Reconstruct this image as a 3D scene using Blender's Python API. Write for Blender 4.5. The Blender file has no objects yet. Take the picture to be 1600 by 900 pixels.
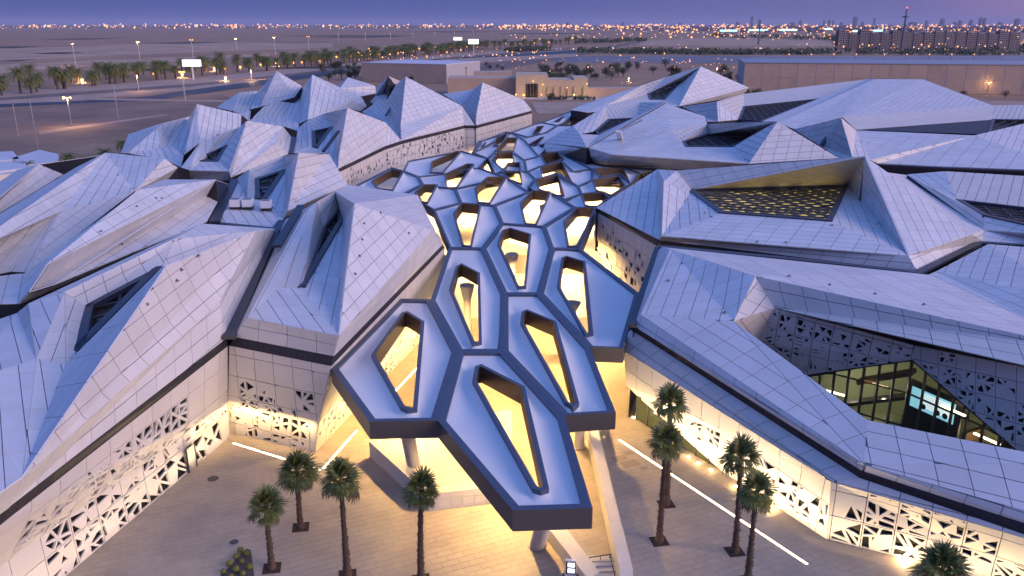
import bpy, math, random
from mathutils import Vector, Matrix
from mathutils.geometry import tessellate_polygon
random.seed(7)
sc = bpy.context.scene
COL = sc.collection
R = math.radians

# ---------------------------------------------------------------- camera
FPX, PITCH, CAMH = 1300.0, R(17.6), 40.0
cam = bpy.data.objects.new("camera", bpy.data.cameras.new("camera"))
COL.objects.link(cam)
cam.location = (0, 0, CAMH)
cam.rotation_euler = (R(90) - PITCH, 0, 0)
cam.data.lens = 36.0 * FPX / 1600.0
cam.data.sensor_width = 36.0
cam.data.clip_start = 0.5
cam.data.clip_end = 60000
sc.camera = cam

# ---------------------------------------------------------------- sky, afterglow, exposure
world = bpy.data.worlds.new("World")
sc.world = world
world.use_nodes = True
wn, wl = world.node_tree.nodes, world.node_tree.links
wn.clear()
def N(nodes, t, **kw):
    n = nodes.new(t)
    for k, v in kw.items():
        setattr(n, k, v)
    return n
SUN_AZ = R(105)      # clockwise from the view direction: afterglow to the right of the picture
SUN_EL = R(14)
out = N(wn, 'ShaderNodeOutputWorld')
bg = N(wn, 'ShaderNodeBackground')
geo = N(wn, 'ShaderNodeTexCoord')
sep = N(wn, 'ShaderNodeSeparateXYZ')
wl.new(geo.outputs['Generated'], sep.inputs[0])
# side: how far towards the afterglow (0 = away, 1 = at the sunset)
dot = N(wn, 'ShaderNodeVectorMath', operation='DOT_PRODUCT')
dot.inputs[1].default_value = (math.sin(SUN_AZ), math.cos(SUN_AZ), 0)
wl.new(geo.outputs['Generated'], dot.inputs[0])
mr = N(wn, 'ShaderNodeMapRange')
mr.inputs['From Min'].default_value = -1.0
mr.inputs['From Max'].default_value = 1.0
wl.new(dot.outputs['Value'], mr.inputs['Value'])
def ramp(stops):
    r = N(wn, 'ShaderNodeValToRGB')
    e = r.color_ramp.elements
    while len(e) > 1:
        e.remove(e[-1])
    e[0].position, e[0].color = stops[0][0], (*stops[0][1], 1)
    for p, c in stops[1:]:
        q = e.new(p)
        q.color = (*c, 1)
    return r
el = N(wn, 'ShaderNodeMath', operation='MAXIMUM')
el.inputs[1].default_value = 0.0
wl.new(sep.outputs['Z'], el.inputs[0])
rim = ramp([(0.0, (0.062, 0.095, 0.32)), (0.35, (0.074, 0.105, 0.335)), (0.58, (0.155, 0.145, 0.37)),
            (0.70, (0.47, 0.25, 0.42)), (0.86, (0.62, 0.33, 0.40)), (1.0, (0.95, 0.48, 0.40))])
wl.new(mr.outputs[0], rim.inputs[0])
up = ramp([(0.0, (0.10, 0.235, 0.76)), (0.5, (0.155, 0.33, 0.92)), (1.0, (0.46, 0.48, 0.98))])
wl.new(mr.outputs[0], up.inputs[0])
mx = N(wn, 'ShaderNodeMix', data_type='RGBA')
fac = N(wn, 'ShaderNodeMapRange', interpolation_type='SMOOTHSTEP')
fac.inputs['From Min'].default_value = 0.0
fac.inputs['From Max'].default_value = 0.55
wl.new(el.outputs[0], fac.inputs['Value'])
wl.new(fac.outputs[0], mx.inputs['Factor'])
wl.new(rim.outputs[0], mx.inputs['A'])
wl.new(up.outputs[0], mx.inputs['B'])
wl.new(mx.outputs['Result'], bg.inputs['Color'])
bg.inputs['Strength'].default_value = 1.0
wl.new(bg.outputs[0], out.inputs[0])
sun = bpy.data.objects.new("afterglow_sun", bpy.data.lights.new("afterglow_sun", 'SUN'))
COL.objects.link(sun)
sun.data.energy = 2.45
sun.data.angle = R(35)
sun.data.color = (1.0, 0.76, 0.74)
_az, _el = R(116), R(20)
_d = Vector((math.sin(_az) * math.cos(_el), math.cos(_az) * math.cos(_el), math.sin(_el)))
sun.rotation_euler = _d.to_track_quat('Z', 'Y').to_euler()
sc.view_settings.view_transform = 'Standard'
sc.view_settings.look = 'None'
sc.view_settings.exposure = 0.0
sc.view_settings.gamma = 1.0
sc.cycles.max_bounces = 6
sc.cycles.diffuse_bounces = 4
sc.cycles.glossy_bounces = 3
sc.cycles.transmission_bounces = 4
sc.cycles.sample_clamp_indirect = 4.0
sc.cycles.caustics_reflective = False
sc.cycles.caustics_refractive = False

# ---------------------------------------------------------------- helpers
CP, SP = math.cos(PITCH), math.sin(PITCH)
CAM = Vector((0, 0, CAMH))
def ray(x, y):
    a, b = (x - 800) / FPX, -(y - 450) / FPX
    return Vector((a, CP + b * SP, -SP + b * CP))
def P(x, y, z=0.0):                      # point of the place seen at a photo position, at height z
    d = ray(x, y)
    t = (z - CAMH) / d.z
    return CAM + d * t
def PX(v):
    q = v - CAM
    dep = q.y * CP - q.z * SP
    upv = q.y * SP + q.z * CP
    return (800 + FPX * q.x / dep, 450 - FPX * upv / dep, dep)
def HT(bx, by, ty):                      # height of something standing at ground pixel (bx,by) whose top shows at row ty
    g = P(bx, by, 0)
    d = ray(bx, ty)
    return CAMH + d.z / d.y * g.y

def link(name, me, parent=None, mat=None, **props):
    o = bpy.data.objects.new(name, me)
    COL.objects.link(o)
    if parent is not None:
        o.parent = parent
    if mat is not None and me is not None and len(me.materials) == 0:
        for m in (mat if isinstance(mat, (list, tuple)) else [mat]):
            me.materials.append(m)
    for k, v in props.items():
        o[k] = v
    return o
def empty(name, loc, label, cat, group=None):
    o = bpy.data.objects.new(name, None)
    o.empty_display_size = 0.5
    COL.objects.link(o)
    o.location = loc
    o['label'] = label
    o['category'] = cat
    if group:
        o['group'] = group
    return o
class MB:
    def __init__(s):
        s.v, s.f, s.m = [], [], []
    def face(s, pts, mi=0):
        i = len(s.v)
        s.v.extend([tuple(p) for p in pts])
        s.f.append(tuple(range(i, i + len(pts))))
        s.m.append(mi)
    def poly(s, pts, mi=0):              # tessellated, for polygons that may be concave
        pts = [Vector(p) for p in pts]
        i = len(s.v)
        s.v.extend([tuple(p) for p in pts])
        for t in tessellate_polygon([pts]):
            s.f.append((i + t[0], i + t[1], i + t[2]))
            s.m.append(mi)
    def prism(s, bottom, top, mi=0, cap=True, floor=False):
        n = len(bottom)
        for k in range(n):
            s.face([bottom[k], bottom[(k + 1) % n], top[(k + 1) % n], top[k]], mi)
        if cap:
            s.poly(top, mi)
        if floor:
            s.poly(list(reversed(bottom)), mi)
    def box(s, c, size, rz=0.0, mi=0, taper=1.0):
        c = Vector(c)
        hx, hy, hz = size[0] / 2, size[1] / 2, size[2] / 2
        cr, sr = math.cos(rz), math.sin(rz)
        def q(x, y, z, k=1.0):
            x *= k; y *= k
            return c + Vector((x * cr - y * sr, x * sr + y * cr, z))
        b = [q(-hx, -hy, -hz), q(hx, -hy, -hz), q(hx, hy, -hz), q(-hx, hy, -hz)]
        t = [q(-hx, -hy, hz, taper), q(hx, -hy, hz, taper), q(hx, hy, hz, taper), q(-hx, hy, hz, taper)]
        s.prism(b, t, mi, floor=True)
    def tube(s, a, b, r0, r1, n=8, mi=0, cap=True):
        a, b = Vector(a), Vector(b)
        d = (b - a).normalized()
        u = d.orthogonal().normalized()
        w = d.cross(u)
        A = [a + (u * math.cos(2 * math.pi * k / n) + w * math.sin(2 * math.pi * k / n)) * r0 for k in range(n)]
        B = [b + (u * math.cos(2 * math.pi * k / n) + w * math.sin(2 * math.pi * k / n)) * r1 for k in range(n)]
        s.prism(A, B, mi, cap=cap, floor=cap)
    def bar(s, a, b, w, h, mi=0, up=Vector((0, 0, 1))):   # rectangular bar from a to b
        a, b = Vector(a), Vector(b)
        d = (b - a).normalized()
        side = d.cross(up)
        if side.length < 1e-4:
            side = Vector((1, 0, 0))
        side.normalize()
        upv = side.cross(d).normalized()
        A = [a + side * x * w / 2 + upv * y * h / 2 for x, y in ((-1, -1), (1, -1), (1, 1), (-1, 1))]
        B = [p + (b - a) for p in A]
        s.prism(A, B, mi, floor=True)
    def octa(s, c, r, mi=0):
        c = Vector(c)
        i = len(s.v)
        s.v.extend([tuple(c + Vector(d) * r) for d in ((1,0,0),(-1,0,0),(0,1,0),(0,-1,0),(0,0,1),(0,0,-1))])
        for t in ((0,2,4),(2,1,4),(1,3,4),(3,0,4),(2,0,5),(1,2,5),(3,1,5),(0,3,5)):
            s.f.append(tuple(i + k for k in t)); s.m.append(mi)
    def mesh(s, name, mats=None, origin=None, smooth=False):
        me = bpy.data.meshes.new(name)
        v = s.v
        if origin is not None:
            ox, oy, oz = origin
            v = [(a - ox, b - oy, c - oz) for a, b, c in v]
        me.from_pydata(v, [], s.f)
        if mats is not None:
            for m in (mats if isinstance(mats, (list, tuple)) else [mats]):
                me.materials.append(m)
        if any(s.m):
            me.polygons.foreach_set('material_index', s.m)
        if smooth:
            me.polygons.foreach_set('use_smooth', [True] * len(s.f))
        me.update()
        return me
    def obj(s, name, mats, parent=None, smooth=False, **props):
        return link(name, s.mesh(name, mats, parent.location if parent is not None and parent.type == 'EMPTY' else None, smooth), parent, **props)

# ---------------------------------------------------------------- materials
def mat(name, col, rough=0.5, metal=0.0, emit=None, estr=0.0, var=0.0, noise=0.0, nscale=0.6, bump=0.0, bscale=40.0, spec=0.5, tint=None, streak=False, alpha=None):
    m = bpy.data.materials.new(name)
    m.use_nodes = True
    nt = m.node_tree
    b = nt.nodes['Principled BSDF']
    b.inputs['Base Color'].default_value = (*col, 1)
    b.inputs['Roughness'].default_value = rough
    b.inputs['Metallic'].default_value = metal
    b.inputs['Specular IOR Level'].default_value = spec
    if emit is not None:
        b.inputs['Emission Color'].default_value = (*emit, 1)
        b.inputs['Emission Strength'].default_value = estr
    if alpha is not None:
        b.inputs['Alpha'].default_value = alpha
    L = nt.links
    last = None
    if var or noise:
        val = None
        if var:
            g = N(nt.nodes, 'ShaderNodeNewGeometry')
            oi = N(nt.nodes, 'ShaderNodeObjectInfo')
            ad = N(nt.nodes, 'ShaderNodeMath', operation='ADD')
            fr = N(nt.nodes, 'ShaderNodeMath', operation='FRACT')
            L.new(g.outputs['Random Per Island'], ad.inputs[0]); L.new(oi.outputs['Random'], ad.inputs[1])
            L.new(ad.outputs[0], fr.inputs[0])
            r = N(nt.nodes, 'ShaderNodeMapRange')
            r.inputs['To Min'].default_value = 1 - var; r.inputs['To Max'].default_value = 1 + var
            L.new(fr.outputs[0], r.inputs['Value'])
            val = r.outputs[0]
        if noise:
            tc = N(nt.nodes, 'ShaderNodeTexCoord')
            if streak:
                mp = N(nt.nodes, 'ShaderNodeMapping'); mp.inputs['Scale'].default_value = (1, 1, 0.25)
                L.new(geo_pos(nt), mp.inputs[0]); src = mp.outputs[0]
            else:
                src = geo_pos(nt)
            t = N(nt.nodes, 'ShaderNodeTexNoise')
            t.inputs['Scale'].default_value = nscale; t.inputs['Detail'].default_value = 5; t.inputs['Roughness'].default_value = 0.62
            L.new(src, t.inputs['Vector'])
            r2 = N(nt.nodes, 'ShaderNodeMapRange')
            r2.inputs['From Min'].default_value = 0.3; r2.inputs['From Max'].default_value = 0.7
            r2.inputs['To Min'].default_value = 1 - noise; r2.inputs['To Max'].default_value = 1 + noise
            L.new(t.outputs['Fac'], r2.inputs['Value'])
            if val is None:
                val = r2.outputs[0]
            else:
                mu = N(nt.nodes, 'ShaderNodeMath', operation='MULTIPLY')
                L.new(val, mu.inputs[0]); L.new(r2.outputs[0], mu.inputs[1]); val = mu.outputs[0]
        vm = N(nt.nodes, 'ShaderNodeVectorMath', operation='SCALE')
        vm.inputs[0].default_value = col
        L.new(val, vm.inputs['Scale'])
        L.new(vm.outputs[0], b.inputs['Base Color'])
    if bump:
        t = N(nt.nodes, 'ShaderNodeTexNoise')
        t.inputs['Scale'].default_value = bscale; t.inputs['Detail'].default_value = 4
        L.new(geo_pos(nt), t.inputs['Vector'])
        bp = N(nt.nodes, 'ShaderNodeBump'); bp.inputs['Strength'].default_value = bump; bp.inputs['Distance'].default_value = 0.05
        L.new(t.outputs['Fac'], bp.inputs['Height']); L.new(bp.outputs[0], b.inputs['Normal'])
    return m
def geo_pos(nt):
    g = N(nt.nodes, 'ShaderNodeNewGeometry')
    return g.outputs['Position']
M = {}
M['panel'] = mat('white_cladding', (0.60, 0.60, 0.61), 0.42, var=0.05, noise=0.07, nscale=0.25, streak=True)
M['wall'] = mat('cream_cladding', (0.60, 0.57, 0.54), 0.5, var=0.04, noise=0.05, nscale=0.3)
M['joint'] = mat('joint_grey', (0.38, 0.38, 0.42), 0.8)
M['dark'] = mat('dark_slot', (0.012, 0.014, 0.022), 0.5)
M['band'] = mat('dark_band', (0.022, 0.019, 0.028), 0.75, var=0.12)
M['void'] = mat('dark_glazing', (0.010, 0.011, 0.014), 0.4, spec=.2)
M['court'] = mat('court_glazing', (0.05, 0.045, 0.03), 0.25, var=0.2)
M['lattice'] = mat('lattice_bar', (0.06, 0.062, 0.07), 0.5, metal=0.3)
M['lattice_glow'] = mat('court_lit_glazing', (0.2, 0.15, 0.06), 0.4, emit=(1.0, 0.72, 0.22), estr=0.28, var=0.5, noise=0.9, nscale=0.35)
def patchy(m, scale, lo, hi, st):
    nt = m.node_tree; b = nt.nodes['Principled BSDF']
    t = N(nt.nodes, 'ShaderNodeTexNoise'); t.inputs['Scale'].default_value = scale; t.inputs['Detail'].default_value = 2
    nt.links.new(geo_pos(nt), t.inputs['Vector'])
    r = N(nt.nodes, 'ShaderNodeMapRange'); r.inputs['From Min'].default_value = lo; r.inputs['From Max'].default_value = hi; r.inputs['To Max'].default_value = st
    nt.links.new(t.outputs['Fac'], r.inputs['Value']); nt.links.new(r.outputs[0], b.inputs['Emission Strength'])
patchy(M['lattice_glow'], .45, .30, .62, .85)
M['frame'] = mat('court_frame', (0.028, 0.035, 0.055), 0.4)
M['shell'] = mat('canopy_shell', (0.70, 0.70, 0.70), 0.42, metal=0.0, noise=0.03, nscale=0.1)
M['beam'] = mat('canopy_beam', (0.07, 0.09, 0.135), 0.42, metal=0.2, noise=0.08, nscale=0.5)
M['fascia'] = mat('canopy_fascia', (0.095, 0.088, 0.085), 0.45, metal=0.2, noise=0.05, nscale=0.4)
M['throat'] = mat('canopy_throat', (0.16, 0.12, 0.085), 0.35, metal=0.6)
M['soffit'] = mat('canopy_soffit', (0.42, 0.36, 0.28), 0.5)
M['concrete'] = mat('pale_concrete', (0.62, 0.58, 0.52), 0.7, noise=0.06, nscale=0.7)
M['plaza'] = mat('plaza_stone', (0.41, 0.35, 0.265), 0.6, var=0.03, noise=0.14, nscale=0.35)
M['plazabase'] = mat('plaza_joint', (0.31, 0.265, 0.205), 0.8)
M['metal'] = mat('grey_metal', (0.35, 0.35, 0.37), 0.4, metal=0.6)
M['blackm'] = mat('black_metal', (0.02, 0.02, 0.022), 0.4)
M['whitem'] = mat('white_metal', (0.7, 0.7, 0.7), 0.4)
M['led'] = mat('led_strip', (0.9, 0.8, 0.6), 0.4, emit=(1.0, 0.78, 0.45), estr=9.0)
M['uplight'] = mat('uplight_lens', (0.9, 0.8, 0.6), 0.4, emit=(1.0, 0.66, 0.30), estr=30.0)

# ---------------------------------------------------------------- ground sheet to the horizon
g = MB(); g.face([(-30000, -300, -0.04), (30000, -300, -0.04), (30000, 58000, -0.04), (-30000, 58000, -0.04)])
g.obj('ground', mat('desert_sand', (0.31, 0.19, 0.115), 0.95, noise=0.22, nscale=0.008), kind='structure')

# ---------------------------------------------------------------- faceted pavilions
def newell(pts):
    n = Vector((0, 0, 0))
    for i, a in enumerate(pts):
        b = pts[(i + 1) % len(pts)]
        n += Vector(((a.y - b.y) * (a.z + b.z), (a.z - b.z) * (a.x + b.x), (a.x - b.x) * (a.y + b.y)))
    return n.normalized()
def area2(p):
    return 0.5 * sum(p[i][0] * p[(i + 1) % len(p)][1] - p[(i + 1) % len(p)][0] * p[i][1] for i in range(len(p)))
def clip(poly, a, b):                    # keep what lies left of the line a->b
    outp = []
    ex, ey = b[0] - a[0], b[1] - a[1]
    n = len(poly)
    for i in range(n):
        p, q = poly[i], poly[(i + 1) % n]
        sp = ex * (p[1] - a[1]) - ey * (p[0] - a[0])
        sq = ex * (q[1] - a[1]) - ey * (q[0] - a[0])
        if sp >= 0:
            outp.append(p)
        if (sp > 0 and sq < 0) or (sp < 0 and sq > 0):
            t = sp / (sp - sq)
            outp.append((p[0] + (q[0] - p[0]) * t, p[1] + (q[1] - p[1]) * t))
    return outp
def clean(poly, eps=0.02):
    o = []
    for p in poly:
        if not o or (abs(p[0] - o[-1][0]) + abs(p[1] - o[-1][1])) > eps:
            o.append(p)
    while len(o) > 1 and (abs(o[0][0] - o[-1][0]) + abs(o[0][1] - o[-1][1])) <= eps:
        o.pop()
    return o
def inset(poly, d):                      # offset a convex CCW polygon inwards by d; None when nothing is left
    n = len(poly)
    L = []
    for i in range(n):
        a, b = poly[i], poly[(i + 1) % n]
        ex, ey = b[0] - a[0], b[1] - a[1]
        l = math.hypot(ex, ey)
        if l < 1e-5:
            return None
        nx, ny = -ey / l, ex / l
        L.append((a[0] + nx * d, a[1] + ny * d, ex / l, ey / l))
    o = []
    for i in range(n):
        x1, y1, dx1, dy1 = L[i - 1]
        x2, y2, dx2, dy2 = L[i]
        cr = dx1 * dy2 - dy1 * dx2
        if abs(cr) < 1e-4:
            o.append((x2, y2)); continue
        t = ((x2 - x1) * dy2 - (y2 - y1) * dx2) / cr
        o.append((x1 + dx1 * t, y1 + dy1 * t))
    if area2(o) < 0.01:
        return None
    for i in range(n):                   # an edge that turned round means the inset collapsed
        a, b = o[i], o[(i + 1) % n]
        if (b[0] - a[0]) * L[i][2] + (b[1] - a[1]) * L[i][3] <= 0:
            return None
    return o

class Plane:
    def __init__(s, pts, udir=None):
        s.n = newell(pts)
        c = sum(pts, Vector()) / len(pts)
        if s.n.dot(CAM - c) < 0:
            pts = list(reversed(pts)); s.n = -s.n
        s.pts, s.c = pts, c
        if udir is None:
            udir = max((pts[(i + 1) % len(pts)] - pts[i] for i in range(len(pts))), key=lambda e: e.length)
        s.u = (udir - s.n * udir.dot(s.n)).normalized()
        s.w = s.n.cross(s.u)
        s.p2 = [s.to2(p) for p in pts]
        s.h = [(p - c).dot(s.n) for p in pts]
        s.tri = [t for t in tessellate_polygon([[Vector((x, y, 0)) for x, y in s.p2]])]
        s.flat = max(abs(x) for x in s.h) < 0.02
    def to2(s, p):
        q = p - s.c
        return (q.dot(s.u), q.dot(s.w))
    def lift(s, x, y, off=0.0):
        h = 0.0
        if not s.flat:
            best = -1e9
            for t in s.tri:
                (x1, y1), (x2, y2), (x3, y3) = (s.p2[k] for k in t)
                dd = (y2 - y3) * (x1 - x3) + (x3 - x2) * (y1 - y3)
                if abs(dd) < 1e-6:
                    continue
                l1 = ((y2 - y3) * (x - x3) + (x3 - x2) * (y - y3)) / dd
                l2 = ((y3 - y1) * (x - x3) + (x1 - x3) * (y - y3)) / dd
                l3 = 1 - l1 - l2
                m = min(l1, l2, l3)
                if m > best:
                    best = m
                    h = l1 * s.h[t[0]] + l2 * s.h[t[1]] + l3 * s.h[t[2]]
        return s.c + s.u * x + s.w * y + s.n * (h + off)

def split_cells(poly, rng, k, amin):
    cells = [poly]
    n = len(poly)                        # rays through one off-centre hub, then a few odd cuts
    hub = (sum(p[0] for p in poly) / n + rng.uniform(-.35, .35), sum(p[1] for p in poly) / n + rng.uniform(-.35, .35))
    a0 = rng.uniform(0, 3.14)
    rays = 3 if k > 3 else 2
    for i in range(rays):
        a = a0 + math.pi * i / rays + rng.uniform(-.22, .22)
        q = (hub[0] + math.cos(a), hub[1] + math.sin(a))
        nc = []
        for c in cells:
            A, B = clean(clip(c, hub, q)), clean(clip(c, q, hub))
            if len(A) > 2 and len(B) > 2 and area2(A) > .05 and area2(B) > .05:
                nc += [A, B]
            else:
                nc.append(c)
        cells = nc
    k = (3 if area2(poly) > 7 else 2) if k > 3 else 0
    for _ in range(k):
        cells.sort(key=lambda c: -area2(c))
        c = cells.pop(0)
        if area2(c) < amin:
            cells.append(c); break
        n = len(c)
        cx = sum(p[0] for p in c) / n; cy = sum(p[1] for p in c) / n
        v = c[rng.randrange(n)]          # cuts run from a corner or an edge point through near the middle
        if rng.random() < 0.35:
            a, b = c[rng.randrange(n)], c[rng.randrange(n)]
            v = ((a[0] + b[0]) / 2 + 0.01, (a[1] + b[1]) / 2)
        t = (cx + rng.uniform(-.25, .25), cy + rng.uniform(-.25, .25))
        if math.hypot(v[0] - t[0], v[1] - t[1]) < 0.05:
            cells.append(c); continue
        A, B = clean(clip(c, v, t)), clean(clip(c, t, v))
        if len(A) > 2 and len(B) > 2 and area2(A) > .03 and area2(B) > .03:
            cells += [A, B]
        else:
            cells.append(c)
    return cells

def inside_boxes(v, boxes):
    x, y, d = PX(v)
    for (x0, y0, x1, y1, w) in boxes:    # a slanted strip: from (x0,y0) to (x1,y1), half width w in photo pixels
        ex, ey = x1 - x0, y1 - y0
        l = math.hypot(ex, ey)
        t = ((x - x0) * ex + (y - y0) * ey) / l
        dd = abs((x - x0) * ey - (y - y0) * ex) / l
        if -2 < t < l + 2 and dd < w:
            return True
    return False

def facet_panels(pl, pu, pv, shear, rng, gap=0.06, off=0.06, holes=None, off0=0.0, ro=None):
    """cuts one facet into cladding panels; gives (size in the photo, MB)"""
    if not pl.flat:                      # a warped facet is clad triangle by triangle on one shared grid
        out_ = []
        ro = rng.uniform(0, pv)
        for t in pl.tri:
            sub = Plane.__new__(Plane)
            sub.pts = [pl.pts[k] for k in t]
            nn = newell(sub.pts)
            sub.n = -nn if nn.dot(pl.n) < 0 else nn
            sub.c = sum(sub.pts, Vector()) / 3
            sub.u = (pl.u - sub.n * pl.u.dot(sub.n)).normalized(); sub.w = sub.n.cross(sub.u)
            # same grid origin: the parent facet's centre dropped on this triangle
            o = pl.c - sub.n * (pl.c - sub.c).dot(sub.n)
            sub.c = o
            sub.p2 = [sub.to2(p) for p in sub.pts]
            if area2(sub.p2) < 0:
                sub.p2.reverse(); sub.pts.reverse()
            sub.h = [0, 0, 0]; sub.tri = [(0, 1, 2)]; sub.flat = True
            out_ += facet_panels(sub, pu, pv, shear, rng, gap, off, holes, off0, ro)
        return out_
    dist = PX(pl.c)[2]
    gap = gap + .0003 * max(0, dist - 70)
    res = []
    xs = [p[0] for p in pl.p2]; ys = [p[1] for p in pl.p2]
    y0, y1 = min(ys), max(ys)
    x0, x1 = min(xs), max(xs)
    rowoff = rng.uniform(0, pv) if ro is None else ro
    j0, j1 = int(math.floor((y0) / pv)) - 1, int(math.ceil(y1 / pv)) + 1
    base = list(pl.p2)
    if area2(base) < 0:
        base.reverse()
    for j in range(j0, j1 + 1):
        yb = j * pv + rowoff
        if yb > y1 or yb + pv < y0:
            continue
        i0 = int(math.floor((x0 - (yb + pv) * shear if shear > 0 else x0 - yb * shear) / pu)) - 2
        i1 = int(math.ceil((x1 - yb * shear if shear > 0 else x1 - (yb + pv) * shear) / pu)) + 2
        for i in range(i0, i1 + 1):
            g = gap / 2
            cx0 = i * pu + yb * shear
            cell = [(cx0 + g, yb + g), (cx0 + pu - g, yb + g), (cx0 + pu - g + pv * shear, yb + pv - g), (cx0 + g + pv * shear, yb + pv - g)]
            if max(c[0] for c in cell) < x0 or min(c[0] for c in cell) > x1:
                continue
            p = base
            for k in range(4):
                p = clip(p, cell[k], cell[(k + 1) % 4])
                if len(p) < 3:
                    break
            if len(p) < 3:
                continue
            p = clean(p)
            if len(p) < 3 or area2(p) < 0.08:
                continue
            mb = MB()
            cx = sum(q[0] for q in p) / len(p); cy = sum(q[1] for q in p) / len(p)
            holed = False
            if holes is not None:
                c3 = pl.lift(cx, cy)
                if inside_boxes(c3, holes) and area2(p) > 0.8:
                    holed = True
                    for c in split_cells(p, rng, 9 if dist < 130 else 2, 0.4):
                        a = area2(c)
                        r = inset(c, (0.08 + 0.07 * rng.random()) * (1 if dist < 130 else 1.6)) if (a > 0.16 and rng.random() < (0.74 if dist < 130 else .4)) else None
                        if r is None:
                            mb.face([pl.lift(x, y, off) for x, y in c])
                        else:
                            n = len(c)
                            for k in range(n):
                                k2 = (k + 1) % n
                                mb.face([pl.lift(*c[k], off), pl.lift(*c[k2], off), pl.lift(*r[k2], off), pl.lift(*r[k], off)])
                                mb.face([pl.lift(*r[k], off), pl.lift(*r[k2], off), pl.lift(*r[k2], off - .16), pl.lift(*r[k], off - .16)])
            if not holed:
                top = [pl.lift(x, y, off) for x, y in p]
                mb.face(top)
                if len(p) > 4 and not pl.flat:
                    mb.v, mb.f, mb.m = [], [], []
                    mb.poly(top)
            edge = [pl.lift(x, y, off) for x, y in p]
            low = [pl.lift(x, y, off0 - 0.02) for x, y in p]
            for k in range(len(p)):
                k2 = (k + 1) % len(p)
                mb.face([low[k], low[k2], edge[k2], edge[k]])
            px = [PX(e) for e in edge]
            w = max(q[0] for q in px) - min(q[0] for q in px)
            h = max(q[1] for q in px) - min(q[1] for q in px)
            on = max(q[0] for q in px) > -5 and min(q[0] for q in px) < 1605 and min(q[1] for q in px) < 905
            res.append(((w + h if on else 0), mb))
    return res

def merge(mbs):
    o = MB()
    for m in mbs:
        k = len(o.v)
        o.v += m.v
        o.f += [tuple(i + k for i in f) for f in m.f]
        o.m += m.m
    return o

def emit_panels(root, items, name, material, limit=300, minpx=17):
    items.sort(key=lambda t: -t[0])
    big = [m for s, m in items[:limit] if s >= minpx]
    rest = [m for s, m in items[len(big):]]
    for m in big:
        m.obj(name, material, root)
    if rest:
        merge(rest).obj(name + 's_small', material, root, kind='stuff')

STATS = []
def pavilion(name, label, V, F, pan=(3.0, 1.45, 0.45), skirt=True, cat='building', screens=None, group=None, court='plain', pwall=2.3):
    rng = random.Random(hash(label) % 99991 if False else sum(ord(c) for c in label))
    pts = {}
    for s in V.split(';'):
        q = s.split()
        if q:
            if q[1][0] == '@':           # straight below or above another corner
                b_ = pts[q[1][1:]]
                pts[q[0]] = Vector((b_.x, b_.y, float(q[2])))
            else:
                pts[q[0]] = P(float(q[1]), float(q[2]), float(q[3]))
    allp = list(pts.values())
    c = sum(allp, Vector()) / len(allp)
    root = empty(name, (c.x, c.y, 0), label, cat, group)
    deck, dark, chan = MB(), MB(), MB()
    roof, wall = [], []
    bands = []
    courts = []
    edges = {}
    for s in F.split(';'):
        q = s.split()
        if not q:
            continue
        kind, ids = q[0], q[1:]
        pp = [pts[i] for i in ids]
        for i in range(len(ids)):
            e = (ids[i], ids[(i + 1) % len(ids)])
            if (e[1], e[0]) in edges:
                del edges[(e[1], e[0])]
            elif e in edges:
                del edges[e]
            else:
                edges[e] = kind
        pl = Plane(pp)
        if kind in 'RWP':
            vert = abs(pl.n.z) < 0.75 or kind in 'WP'
            if kind in 'WP':             # wall panels: courses follow the longest edge, uprights across
                pu, pv, sh = (pwall, pwall, 0.0) if kind == 'P' else (2.35, 1.5, 0.5)
                if kind == 'W' and rng.random() < .5:
                    sh = -sh
                if kind == 'P' and 1195 < PX(pl.c)[0] and PX(pl.c)[1] < 690:
                    pu = pv = 1.8
            else:
                pu, pv, sh = pan
                sh = sh * rng.choice((1, 1, -1, 0.4))
                pu *= rng.choice((0.9, 1.0, 1.15))
            if kind == 'P':
                for t in pl.tri:
                    dark.face([pl.pts[k] - pl.n * 0.2 for k in t])
                wall += facet_panels(pl, pu, pv, sh, rng, holes=screens or [], off0=-0.16)
            else:
                off_ = -.03 if pl.flat else -.10
                for t in pl.tri:
                    deck.face([pl.pts[k] + pl.n * off_ for k in t])
                (roof if kind == 'R' else wall).extend(facet_panels(pl, pu, pv, sh, rng))
        elif kind == 'D':
            chan.poly(pl.pts)
        elif kind == 'B':
            bands.append(pl)
            chan.poly(pl.pts)
        elif kind == 'G':
            courts.append(pl)
    if deck.f:
        deck.obj('panel_backing', M['joint'], root)
    if dark.f:
        dark.obj('screen_glazing', M['void'], root)
    # sides that go down into the gaps between neighbouring pavilions
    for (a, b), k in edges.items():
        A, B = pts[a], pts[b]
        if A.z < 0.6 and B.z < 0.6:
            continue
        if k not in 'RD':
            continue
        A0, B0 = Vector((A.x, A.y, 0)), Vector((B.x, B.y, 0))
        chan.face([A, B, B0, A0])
    if chan.f:
        chan.obj('gap_lining', M['dark'], root)
    for pl in bands:
        its = facet_panels(pl, 2.0, 3.0, 0.0, rng, gap=0.03, off=0.04)
        for s, m in its:
            if s > 12:
                m.obj('band_panel', M['band'], root)
        small = [m for s, m in its if s <= 12]
        if small:
            merge(small).obj('band_panels_small', M['band'], root, kind='stuff')
    emit_panels(root, roof, 'roof_panel', M['panel'])
    emit_panels(root, wall, 'wall_panel', M['wall'])
    for pl in courts:
        court_glazing(root, pl, court, rng)
    STATS.append((label, len(roof), len(wall)))
    root_pts[label] = (root, pts)
    return root, pts
root_pts = {}

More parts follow.
